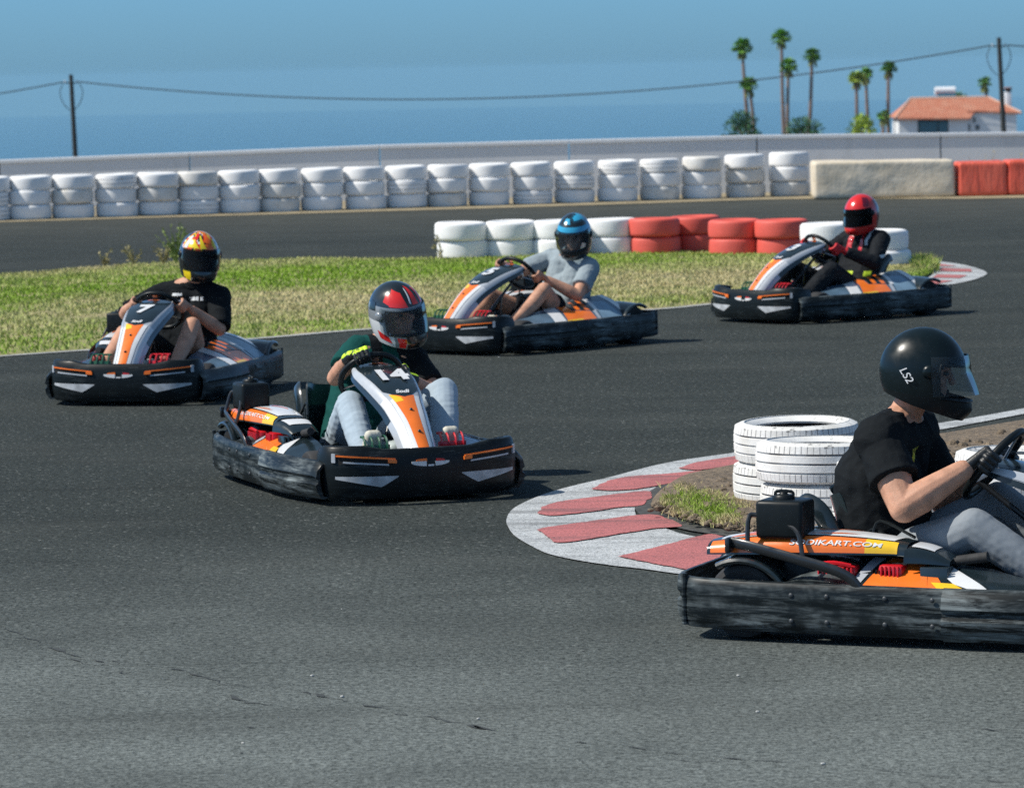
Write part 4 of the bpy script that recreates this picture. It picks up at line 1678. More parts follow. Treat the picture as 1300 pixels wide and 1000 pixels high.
    b = MB()
    for s in (1, -1):
        b.tube(crom([(0.78, s * 0.20, 0.07), (0.62, s * 0.26, 0.07), (0.30, s * 0.31, 0.07), (-0.10, s * 0.30, 0.07), (-0.45, s * 0.33, 0.075), (-0.80, s * 0.33, 0.09)], 5), 0.016, 8)
        b.tube([(0.44, s * 0.24, 0.07), (0.48, s * 0.42, 0.10)], 0.016, 8)
        b.tube([(0.40, s * 0.30, 0.07), (0.40, s * 0.52, 0.11), (-0.10, s * 0.53, 0.11), (-0.12, s * 0.31, 0.07)], 0.011, 8)
    for x in (0.70, 0.30, -0.15, -0.62, -0.78):
        b.tube([(x, -0.30, 0.072), (x, 0.30, 0.072)], 0.015, 8)
    b.tube([(-0.62, -0.52, 0.14), (-0.62, 0.52, 0.14)], 0.02, 10)
    # steering column and its prop
    b.tube([(0.60, 0.03, 0.10), (0.05, 0.0, 0.52)], 0.011, 8)
    b.tube([(0.42, 0.14, 0.07), (0.24, 0.02, 0.37), (0.42, -0.10, 0.07)], 0.010, 8)
    P_(b, 'chassis_frame', M['dark_steel'])
    # ---------- wheels
    def wheel(x, y, r, wd, name='wheel'):
        k = MB()
        hw = wd / 2
        prof = [(r * 0.52, -hw * 0.86), (r * 0.80, -hw), (r * 0.93, -hw * 0.93), (r, -hw * 0.70), (r * 1.005, 0), (r, hw * 0.70), (r * 0.93, hw * 0.93), (r * 0.80, hw), (r * 0.52, hw * 0.86), (r * 0.50, 0)]
        T = Matrix.Translation((x, y, r)) @ Matrix.Rotation(PI / 2, 4, 'X')
        k.lathe(prof, 28, T)
        wo = k.build(name, M['rubber'], root)
        k = MB()
        k.lathe([(r * 0.505, -hw * 0.8), (r * 0.53, -hw * 0.86), (r * 0.46, -hw * 0.7), (r * 0.40, -hw * 0.25), (r * 0.16, -hw * 0.2), (r * 0.15, -hw * 0.75), (0.001, -hw * 0.75)], 24, T, ring=False)
        k.lathe([(r * 0.505, hw * 0.8), (r * 0.53, hw * 0.86), (r * 0.46, hw * 0.7), (r * 0.40, hw * 0.25), (r * 0.16, hw * 0.2), (r * 0.15, hw * 0.75), (0.001, hw * 0.75)], 24, T, ring=False)
        k.build('rim', M['rim'], wo)
    for s in (1, -1):
        wheel(0.48, s * 0.425, 0.118, 0.115)
        wheel(-0.66, s * 0.425, 0.136, 0.19)
    # ---------- nose fairing
    b = MB()
    us = frange(0, 1, 36)
    b.sheet(nas, us, frange(-1, 1, 28), -0.006, 0)
    # colour areas laid on the moulding
    b.patch(nas, [(0.56, -0.60), (1.0, -0.60), (1.0, 0.60), (0.56, 0.60)], -0.0022, 20, 14, 1)
    b.patch(nas, [(0.475, -0.20), (0.56, -0.60), (0.56, 0.60), (0.475, 0.20)], -0.0022, 6, 10, 1)
    b.patch(nas, [(0.0, -0.60), (0.47, -0.60), (0.49, -0.30), (0.0, -0.34)], -0.0020, 14, 5, 2)
    b.patch(nas, [(0.0, 0.34), (0.49, 0.30), (0.50, 0.60), (0.0, 0.60)], -0.0020, 14, 5, 2)
    b.patch(nas, [(0.0, -0.36), (0.30, -0.40), (0.30, 0.30), (0.0, 0.30)], -0.0026, 10, 8, 3)
    b.patch(nas, [(0.30, -0.40), (0.52, -0.50), (0.475, 0.0), (0.30, 0.0)], -0.0026, 8, 5, 3)
    b.patch(nas, [(0.30, 0.0), (0.475, 0.0), (0.50, 0.40), (0.30, 0.30)], -0.0026, 8, 5, 3)
    b.patch(nas, [(0.44, -0.46), (0.52, -0.50), (0.475, -0.15), (0.44, -0.12)], -0.0030, 4, 4, 4)
    for s in (1, -1):
        # pale flank band with a dark lower edge
        for c0, c1 in ((0.0, 0.5), (0.5, 1.0)):
            b.patch(nas, [(c0, s * 0.64), (c1, s * 0.64), (c1, s * 0.86), (c0, s * 0.86)] if s > 0 else [(c0, s * 0.86), (c1, s * 0.86), (c1, s * 0.64), (c0, s * 0.64)], -0.0022, 16, 5, 2 if c0 == 0 else 5)
        b.patch(nas, [(0.35, s * 0.88), (1.0, s * 0.88), (1.0, s), (0.35, s)] if s > 0 else [(0.35, s), (1.0, s), (1.0, s * 0.88), (0.35, s * 0.88)], -0.0022, 14, 3, 1)
    for u in (0.17, 0.36):
        p = nas(u, 0.0)
        b.ellipsoid(p + V((0.003, 0, 0.003)), (0.008, 0.008, 0.008), None, 10, 6, 1)
    fair = P_(b, 'front_fairing', [M['silver'], M['ink'], M['white'], M['orange'], M['yellow'], M['silver']])
    p = nas(0.715, 0)
    du = (nas(0.74, 0) - nas(0.69, 0)).normalized()
    nrm = V((0, 1, 0)).cross(du)
    if nrm.z < 0: nrm = -nrm
    def frame(p, xa, ya, za, off):
        return Matrix(((xa.x, ya.x, za.x, p.x + za.x * off), (xa.y, ya.y, za.y, p.y + za.y * off), (xa.z, ya.z, za.z, p.z + za.z * off), (0, 0, 0, 1)))
    text_mesh(number, 0.172, M['white'], 'number', fair, frame(p, V((0, 1, 0)), du, nrm, 0.006), 0.001, 0.0075)
    p2 = nas(0.525, 0)
    du2 = (nas(0.54, 0) - nas(0.51, 0)).normalized()
    n2 = V((0, 1, 0)).cross(du2)
    if n2.z < 0: n2 = -n2
    text_mesh('Sodi', 0.038, M['white'], 'lettering', fair, frame(p2, V((0, 1, 0)), du2, n2, 0.0045), 0.001, 0.0012, 0.25)
    k = MB()
    k.patch(nas, [(0.945, -0.22), (0.985, -0.22), (0.985, 0.20), (0.945, 0.20)], -0.005, 4, 6)
    k.build('sticker', M['orange'], fair)
    # ---------- steering wheel
    WC = V((0.03, 0, 0.535))
    Nw = V((-0.766, 0, 0.643))
    Uw = V((0.643, 0, 0.766))
    b = MB()
    ring_ = [WC + (Uw * math.cos(a) + V((0, 1, 0)) * math.sin(a)) * 0.150 for a in frange(0, 2 * PI, 40)[:-1]]
    b.tube(ring_, 0.0145, 10, 0, True)
    sw = P_(b, 'steering_wheel', M['black'])
    b = MB()
    for a in (0.0, 2.1, -2.1):
        q = (Uw * math.cos(a) + V((0, 1, 0)) * math.sin(a))
        b.tube([WC - Nw * 0.02 + q * 0.02, WC + q * 0.145], 0.013, 8, 0, False, (0.35, 1.3))
    b.lathe([(0.0, 0.004), (0.04, 0.004), (0.045, -0.02), (0.03, -0.05), (0.0, -0.05)], 20, frame(WC, V((0, 1, 0)), Uw, Nw, 0), ring=False)
    b.build('wheel_spokes', M['steel'], sw)
    # ---------- pedals with guards
    for s, mm, nm in ((1, M['red'], 'brake_pedal'), (-1, M['green'], 'throttle_pedal')):
        b = MB()
        y = s * 0.19
        b.tube([(0.68, y, 0.06), (0.655, y, 0.20)], 0.010, 8)
        for dy in (-0.055, -0.018, 0.018, 0.055):
            b.tube(crom([(0.655, y + dy, 0.18), (0.664, y + dy, 0.235), (0.660, y + dy, 0.275), (0.635, y + dy, 0.298), (0.605, y + dy, 0.300)], 4), 0.0055, 6)
        b.tube([(0.660, y - 0.06, 0.245), (0.660, y + 0.06, 0.245)], 0.006, 6)
        b.tube([(0.605, y - 0.06, 0.30), (0.605, y + 0.06, 0.30)], 0.006, 6)
        b.box((0.655, y, 0.235), (0.012, 0.14, 0.06), 0.004)
        P_(b, nm, mm)
    # milky fuel tank between the legs, under the column
    b = MB()
    b.box((0.33, 0.02, 0.155), (0.26, 0.16, 0.19), 0.035, 0, None, 3)
    ft = P_(b, 'fuel_tank', M['fuel'])
    k = MB()
    k.lathe([(0.0, 0.03), (0.03, 0.03), (0.032, 0.0), (0.0, 0.0)], 16, Matrix.Translation((0.28, 0.02, 0.25)), ring=False)
    k.build('cap', M['black'], ft)
    # ---------- seat
    SP = crom([(0.05, 0.115), (-0.08, 0.075), (-0.22, 0.070), (-0.33, 0.10), (-0.405, 0.20), (-0.445, 0.32), (-0.475, 0.43), (-0.487, 0.465)], 5)

    def seat(u, v):
        k_ = min(max(u, 0), 1) * (len(SP) - 1)
        i = min(int(k_), len(SP) - 2)
        f = k_ - i
        x = SP[i][0] * (1 - f) + SP[i + 1][0] * f
        z = SP[i][1] * (1 - f) + SP[i + 1][1] * f
        wv = 0.185 + 0.03 * math.sin(PI * u)
        up = (abs(v) ** 3.2)
        side_h = 0.155 * (1 - 0.35 * abs(u - 0.45) / 0.55)
        a = min(max((u - 0.35) / 0.35, 0), 1)
        return V((x + up * side_h * 0.75 * a, v * wv, z + up * side_h * (1 - a * 0.75)))
    b = MB()
    b.sheet(lambda u, v: seat(u, v), frange(0, 1, 28), frange(-1, 1, 22), 0.008)
    P_(b, 'seat', M['ink'])
    # padded wings beside the seat back
    for s in (1, -1):
        b = MB()
        b.tube(crom([(-0.36, s * 0.20, 0.22), (-0.42, s * 0.215, 0.33), (-0.47, s * 0.215, 0.42), (-0.53, s * 0.20, 0.455), (-0.56, s * 0.19, 0.44)], 5), [0.02] * 20 + [0.012], 8, 0, False, (1.7, 0.6))
        P_(b, 'seat_wing', M['ink'])
    # ---------- left pod
    f = pod_surface(1)
    b = MB()
    b.sheet(f, frange(-0.60, 0.40, 26), frange(0, 1, 10), -0.006, 0)
    def pq(c, m, off=-0.0025):
        b.patch(f, c, off, 10, 8, m)
    pq([(0.235, 0.02), (0.115, 0.02), (-0.055, 0.98), (0.055, 0.98)], 1)
    pq([(0.10, 0.02), (-0.04, 0.02), (-0.10, 0.55), (-0.01, 0.55)], 2)
    pq([(0.102, 0.005), (-0.10, 0.005), (-0.07, 0.12), (0.085, 0.12)], 3, -0.004)
    pq([(-0.04, 0.02), (-0.215, 0.02), (-0.245, 0.36), (-0.09, 0.50)], 2)
    pq([(-0.01, 0.55), (-0.10, 0.55), (-0.15, 0.98), (-0.065, 0.98)], 2)
    for q in (0, 1, 2):
        x0 = -0.105 - 0.075 * q
        pq([(x0, 0.52 - 0.07 * q), (x0 - 0.035, 0.49 - 0.07 * q), (x0 - 0.105, 0.98), (x0 - 0.055, 0.98)], 4, -0.004)
        pq([(x0 - 0.035, 0.50 - 0.07 * q), (x0 - 0.072, 0.47 - 0.07 * q), (x0 - 0.152, 0.98), (x0 - 0.105, 0.98)], 2 if q < 2 else 1)
    pq([(-0.225, 0.02), (-0.26, 0.02), (-0.36, 0.75), (-0.30, 0.55)], 5)
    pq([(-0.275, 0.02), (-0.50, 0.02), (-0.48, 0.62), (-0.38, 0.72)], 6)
    pq([(-0.54, 0.02), (-0.59, 0.02), (-0.59, 0.98), (-0.52, 0.98)], 1)
    P_(b, 'side_pod', [M['slate'], M['white'], M['orange'], M['yellow'], M['ink'], M['silver'], M['pod_sky']])
    # rear hoods over the rear wheels
    for s in (1, -1):
        b = MB()
        def hood(u, v, s=s):
            a = PI * (0.06 + 0.60 * u)
            r = 0.172
            return V((-0.66 + r * math.cos(a) * 1.05, s * (0.325 + 0.21 * v), 0.125 + r * math.sin(a) - 0.015 * v * v))
        if s > 0:
            b.sheet(hood, frange(0, 1, 16), frange(0, 1, 6), 0.006, 0)
            b.patch(hood, [(0.10, 0.1), (0.62, 0.1), (0.62, 0.8), (0.10, 0.8)], 0.002, 8, 4, 1)
        else:
            b.sheet(hood, frange(0.25, 1, 16), frange(0, 1, 6), -0.006, 0)
            b.patch(hood, [(0.42, 0.08), (0.96, 0.08), (0.96, 0.72), (0.42, 0.72)], -0.002, 8, 4, 1)
        b.tube([hood(u, 1.0) for u in frange(0.0, 1, 14)], 0.013, 8, 0, False, (1, 1.3))
        P_(b, 'wheel_hood', [M['ink'], M['white'] if s < 0 else M['slate']])
    # ---------- right pod: lower painted panel before the engine
    f2 = pod_surface(-1)
    b = MB()
    b.sheet(f2, frange(-0.27, 0.40, 20), frange(0, 0.72, 8), 0.006, 0)
    def pr_(c, m, off=0.0025):
        b.patch(f2, c, off, 10, 8, m)
    pr_([(-0.22, 0.02), (0.02, 0.02), (-0.04, 0.68), (-0.16, 0.62)], 1)
    pr_([(0.02, 0.02), (0.085, 0.02), (-0.01, 0.52), (-0.03, 0.62)], 1)
    pr_([(0.06, 0.02), (0.165, 0.02), (0.10, 0.17), (0.02, 0.17)], 2, 0.004)
    pr_([(0.10, 0.17), (0.165, 0.02), (0.255, 0.03), (-0.02, 0.70), (-0.04, 0.70)][:1] + [(0.20, 0.02), (0.255, 0.03), (0.02, 0.70)], 3)
    pr_([(0.0, 0.52), (0.10, 0.17), (0.02, 0.70), (-0.04, 0.70)], 3)
    pr_([(-0.265, 0.02), (-0.235, 0.02), (-0.18, 0.60), (-0.22, 0.60)], 4)
    P_(b, 'side_pod', [M['ink'], M['orange'], M['yellow'], M['white'], M['silver']])
    # scuffed lower cowl beside the engine
    b = MB()
    def cowl(u, v):
        x = -0.50 + 0.26 * u
        return V((x, -0.552 + 0.10 * v, 0.205 + 0.045 * math.sin(PI * min(1, 0.15 + 0.8 * (1 - u))) * (0.3 + v)))
    b.sheet(cowl, frange(0, 1, 14), frange(0, 1, 6), 0.006)
    P_(b, 'engine_cowl', M['side_plastic'])
    # ---------- engine
    b = MB()
    b.box((-0.30, -0.36, 0.17), (0.24, 0.18, 0.16), 0.02)
    b.box((-0.46, -0.34, 0.20), (0.16, 0.18, 0.18), 0.03)
    b.box((-0.20, -0.40, 0.12), (0.12, 0.16, 0.10), 0.015)
    for i in range(6):
        b.box((-0.20 + 0.014 * i, -0.37, 0.20), (0.006, 0.15, 0.11), 0)
    b.lathe([(0, 0.04), (0.055, 0.04), (0.06, 0.02), (0.06, -0.02), (0, -0.02)], 20, Matrix.Translation((-0.34, -0.43, 0.15)) @ Matrix.Rotation(PI / 2, 4, 'X'), ring=False)
    eng = P_(b, 'engine', M['black'])
    b = MB()
    b.box((-0.325, -0.425, 0.235), (0.14, 0.07, 0.07), 0.014)
    for i in range(9):
        b.box((-0.385 + 0.015 * i, -0.465, 0.232), (0.006, 0.026, 0.066), 0.002)
    b.tube(crom([(-0.39, -0.465, 0.272), (-0.33, -0.475, 0.280), (-0.27, -0.465, 0.270)], 4), 0.008, 6)
    b.box((-0.135, -0.40, 0.240), (0.09, 0.09, 0.07), 0.015)
    for i in range(5):
        b.box((-0.165 + 0.015 * i, -0.447, 0.240), (0.006, 0.014, 0.06), 0.002)
    b.build('cylinder_head', M['red'], eng)
    b = MB()
    b.tube(crom([(-0.20, -0.30, 0.24), (-0.36, -0.28, 0.28), (-0.55, -0.30, 0.26), (-0.72, -0.30, 0.22)], 5), [0.018] * 6 + [0.04] * 10, 10)
    b.build('exhaust', M['steel'], eng)
    b = MB()
    for q in range(5):
        z0 = 0.22 + 0.03 * q
        b.tube(crom([(-0.42 + 0.04 * q, -0.25, z0), (-0.36 + 0.03 * q, -0.22, z0 + 0.06), (-0.30 + 0.05 * q, -0.26, z0 + 0.01)], 4), 0.006, 6)
    b.build('hose', M['black'], eng)
    # painted engine cover shell: dome along x
    def shell(u, v):
        x = -0.80 + 0.72 * u
        wv = 0.085 + 0.045 * math.sin(PI * min(1, u * 0.9 + 0.15))
        h = 0.085 * math.sin(PI * (0.20 + 0.62 * u)) ** 0.8
        yc = -0.365 + 0.02 * u
        a = PI * (0.02 + 0.96 * v)
        # boxy dome: outer side (v=0) is steep
        c_, s_ = math.cos(a), math.sin(a)
        ex = 0.62
        yy = -abs(c_) ** ex * (1 if c_ > 0 else -1)
        return V((x, yc + wv * yy, 0.285 + h * abs(s_) ** ex * 1.0 + 0.012 * u))
    b = MB()
    b.sheet(shell, frange(0, 1, 26), frange(0, 1, 24), 0.005, 0)
    def ps(c, m, off=0.0025):
        b.patch(shell, c, off, 12, 8, m)
    ps([(0.02, 0.02), (0.80, 0.02), (0.80, 0.30), (0.02, 0.30)], 1)
    ps([(0.80, 0.02), (0.955, 0.02), (0.955, 0.30), (0.80, 0.30)], 2)
    ps([(0.06, 0.34), (0.40, 0.34), (0.40, 0.70), (0.06, 0.70)], 3)
    ps([(0.42, 0.34), (0.93, 0.34), (0.97, 0.75), (0.42, 0.75)], 3)
    ps([(0.10, 0.36), (0.28, 0.36), (0.34, 0.52), (0.20, 0.52)], 1, 0.004)
    ps([(0.50, 0.38), (0.60, 0.38), (0.76, 0.44), (0.66, 0.44)], 1, 0.004)
    ps([(0.50, 0.52), (0.54, 0.50), (0.74, 0.58), (0.70, 0.60)], 1, 0.004)
    cov = P_(b, 'engine_cover', [M['ink'], M['orange'], M['yellow'], M['white']])
    # lettering on the outer side of the cover
    tx_ = text_mesh('SODIKART.COM', 0.042, M['white'], 'lettering', cov, Matrix(), 0.0006, 0.0006, 0.15)
    for v in tx_.data.vertices:
        u_, v_ = 0.655 + v.co.x / 0.72 * 1.05, 0.155 + v.co.y / 0.34
        nn = (shell(u_ + .01, v_) - shell(u_ - .01, v_)).cross(shell(u_, v_ + .01) - shell(u_, v_ - .01)).normalized()
        v.co = shell(u_, v_) + nn * (0.0042 + v.co.z)
    # nose of the cover toward the driver, dark with a white top
    b = MB()
    def snout(u, v):
        x = -0.085 + 0.15 * u
        wv = 0.10 - 0.03 * u
        a = PI * (0.02 + 0.96 * v)
        c_, s_ = math.cos(a), math.sin(a)
        ex = 0.55
        yy = -abs(c_) ** ex * (1 if c_ > 0 else -1)
        h = 0.075 - 0.05 * u * u
        return V((x, -0.345 + wv * yy + 0.02 * u, 0.265 + h * abs(s_) ** ex))
    b.sheet(snout, frange(0, 1, 10), frange(0, 1, 18), 0.006, 0)
    b.patch(snout, [(0.12, 0.34), (0.62, 0.34), (0.62, 0.70), (0.12, 0.70)], 0.0025, 6, 6, 1)
    for q in range(4):
        b.box((0.02, -0.43 + 0.02 * q, 0.215), (0.10, 0.012, 0.11), 0.004, 0)
    P_(b, 'engine_cover_nose', [M['ink'], M['white']])
    b = MB()
    b.box((-0.525, -0.37, 0.425), (0.175, 0.145, 0.135), 0.016, 0, None, 3)
    ab = P_(b, 'air_box', M['black'])
    k = MB()
    k.lathe([(0.0, 0.026), (0.012, 0.025), (0.016, 0.018), (0.034, 0.016), (0.040, 0.008), (0.040, 0.0), (0.0, 0.0)], 18, Matrix.Translation((-0.53, -0.37, 0.4915)), ring=False)
    k.tube(crom([(-0.56, -0.37, 0.50), (-0.555, -0.37, 0.518), (-0.50, -0.37, 0.518), (-0.495, -0.37, 0.50)], 4), 0.006, 6)
    k.build('cap', M['black'], ab)
    # ---------- engine guard rail
    b = MB()
    b.tube(crom([(-0.70, -0.475, 0.345), (-0.62, -0.50, 0.335), (-0.45, -0.515, 0.298), (-0.30, -0.522, 0.262), (-0.235, -0.52, 0.225), (-0.205, -0.515, 0.165)], 6), 0.011, 10, 0, False, (1.7, 0.7))
    b.tube(crom([(-0.63, -0.497, 0.34), (-0.635, -0.47, 0.425), (-0.615, -0.455, 0.440), (-0.52, -0.455, 0.415), (-0.455, -0.47, 0.385), (-0.425, -0.505, 0.30)], 6), 0.009, 8)
    b.tube([(-0.69, -0.475, 0.34), (-0.70, -0.33, 0.30)], 0.012, 8)
    b.box((-0.705, -0.48, 0.335), (0.02, 0.05, 0.055), 0.008)
    P_(b, 'engine_guard', M['dark_steel'])
    for ch in root.children:
        if ch.name.split('.')[0] in ('engine', 'engine_cover', 'engine_cover_nose', 'engine_guard'):
            ch.location.y = -0.045 if ch.name.startswith('engine_guard') else -0.025
        elif ch.name.startswith('air_box'):
            ch.location.y = -0.07
    # adjuster lever with a grip in front of the cover
    b = MB()
    b.tube([(0.03, -0.36, 0.275), (0.09, -0.36, 0.285)], 0.012, 8)
    b.tube([(0.075, -0.36, 0.283), (0.185, -0.36, 0.300)], [0.0175, 0.0185], 12)
    P_(b, 'grip_lever', M['rubber'])
    return root


M['bolt'] = simple('dull bolt heads', (0.05, 0.055, 0.06), 0.5, 0.3)
M['pod_sky'] = simple('sky-tinted pod paint', (0.17, 0.27, 0.36), 0.32, 0, 0.3)  # reflected sky put into the colour of this dark glossy pod area

KARTS = {  # number: origin, yaw (degrees from straight at the camera, + to the picture's right), label
    '14': ((-0.695, 19.086), 20.5, 'black and orange go-kart number 14 in the middle of the track'),
    '7': ((-2.2076, 24.841), -12.72, 'black and orange go-kart number 7 beside the green grass'),
    '5': ((0.0855, 28.461), -42.18, 'black and orange go-kart number 5 with bare legged driver in grey'),
    '3': ((2.4922, 31.152), -50.3, 'black and orange go-kart number 3 rounding the far kerb'),
    '': ((1.605, 13.912), 66.72, 'scuffed go-kart seen from its engine side, cut by the right picture edge'),
}
M.setdefault('x', M['bolt'])
proto = None
KROOT = {}
for num, (xy, yaw, lab) in KARTS.items():
    if proto is None:
        k_ = proto = make_kart(num, lab)
    else:
        k_ = copy_tree(proto)
        k_['label'] = lab
        for part in k_.children:
            if part.name.startswith('front_fairing'):
                for ch in list(part.children):
                    if ch.name.startswith('number'):
                        M4 = None
                        bpy.data.objects.remove(ch)
                p = nas(0.715, 0)
                du = (nas(0.74, 0) - nas(0.69, 0)).normalized()
                nr = V((0, 1, 0)).cross(du)
                if nr.z < 0: nr = -nr
                xa = V((0, 1, 0))
                M4 = Matrix(((xa.x, du.x, nr.x, p.x + nr.x * .006), (xa.y, du.y, nr.y, p.y + nr.y * .006), (xa.z, du.z, nr.z, p.z + nr.z * .006), (0, 0, 0, 1)))
                text_mesh(num or '9', 0.172, M['white'], 'number', part, M4, 0.001, 0.0075) if num else None
    k_.location = (xy[0], xy[1], 0.0)
    k_.rotation_euler = (0, 0, R(yaw - 90))
    KROOT[num] = k_

# ================================================================== DRIVERS
def W_point(phi, off=None, R_=0.150):
    WC = V((0.03, 0, 0.535)) + V(off or (0, 0, 0))
    Nw = V((-0.766, 0, 0.643))
    Uw = V((0.643, 0, 0.766))
    O = (Uw * math.cos(phi) + V((0, 1, 0)) * math.sin(phi))
    T = (-Uw * math.sin(phi) + V((0, 1, 0)) * math.cos(phi))
    return WC + O * R_, O, T, Nw


def hand_shape(b, c, O, T, N, side, elbow, sc=1.0):
    """a hand closed round the rim at c: palm on the driver's side, four fingers over the outside, thumb along the inside"""
    up = -T * side          # towards the top of the wheel
    if up.z < 0:
        up = -up
    kn = []
    k = sc
    wrist = c + N * 0.030 * k - up * 0.030 * k + O * 0.018 * k
    d = (elbow - wrist).normalized()
    wrist = wrist + d * 0.055 * k
    lens = (0.92, 1.05, 1.0, 0.82)
    for i in range(4):
        off = up * ((1.5 - i) * 0.0195 * k)
        K = c + N * 0.026 * k + O * 0.024 * k + off
        kn.append(K)
        l = lens[i] * k
        p1 = c + N * (0.004 * k) + O * (0.036 * l) + off * 1.02
        p2 = c - N * (0.022 * k) + O * (0.024 * l) + off * 1.03
        p3 = c - N * (0.026 * k) - O * (0.008 * l) + off * 1.0
        r = 0.0098 * k if i < 3 else 0.0084 * k
        b.capsule(K, r * 1.1, p1, r, 10)
        b.capsule(p1, r, p2, r * 0.94, 10)
        b.capsule(p2, r * 0.94, p3, r * 0.84, 10)
    # palm: a slab from the wrist to the knuckles
    for K in kn:
        b.capsule(wrist, 0.020 * k, K, 0.0125 * k, 10)
    hb_ = c + N * 0.030 * k - up * 0.022 * k - O * 0.004 * k
    b.capsule(wrist, 0.022 * k, hb_, 0.017 * k, 10)
    # thumb leaves the side of the palm and lies along the inside of the rim
    t1 = c + N * 0.026 * k - O * 0.022 * k + up * 0.004 * k
    t2 = c + N * 0.008 * k - O * 0.026 * k + up * 0.034 * k
    t3 = c - N * 0.006 * k - O * 0.018 * k + up * 0.048 * k
    b.capsule(hb_, 0.0155 * k, t1, 0.0125 * k, 10)
    b.capsule(t1, 0.0120 * k, t2, 0.0105 * k, 10)
    b.capsule(t2, 0.0105 * k, t3, 0.0090 * k, 10)
    return wrist


def elbow_solve(sh, wr, hint, l1, l2):
    d = wr - sh
    L = d.length
    if L > (l1 + l2) * 0.995:
        return sh + d * (l1 / (l1 + l2))
    a = (l1 * l1 - l2 * l2 + L * L) / (2 * L)
    h = math.sqrt(max(0, l1 * l1 - a * a))
    dn = d / L
    q = hint - sh
    q = q - dn * q.dot(dn)
    return sh + dn * a + q.normalized() * h


# ---- helmet: shell as rings over (azimuth from the face, height)
def helm_pt(phi, z, grow=0.0, chin=1.0):
    """phi 0 = straight ahead; local axes x forward, y left, z up"""
    if z >= 0:
        f = math.sqrt(max(0.0, 1 - (z / 0.158) ** 2))
        f = max(f, 0.0)
        b_, xf, xb = 0.126 * f, 0.152 * f, 0.160 * f
    else:
        t_ = min(1.0, -z / 0.150)
        b_ = 0.126 * (1 - 0.20 * t_ ** 2.2)
        xf = 0.152 + (0.034 * chin) * math.sin(min(1, t_ * 1.05) * PI * 0.5) - 0.030 * max(0, t_ - 0.75) / 0.25
        xb = 0.160 * (1 - 0.42 * t_ ** 1.7)
    c, s_ = math.cos(phi), math.sin(phi)
    ex = 0.93
    x = (xf if c >= 0 else xb) * math.copysign(abs(c) ** ex, c)
    y = b_ * math.copysign(abs(s_) ** ex, s_)
    p = V((x, y, z))
    if grow:
        q = V((x / 0.15 ** 2, y / 0.126 ** 2, z / 0.158 ** 2))
        p = p + q.normalized() * grow
    return p


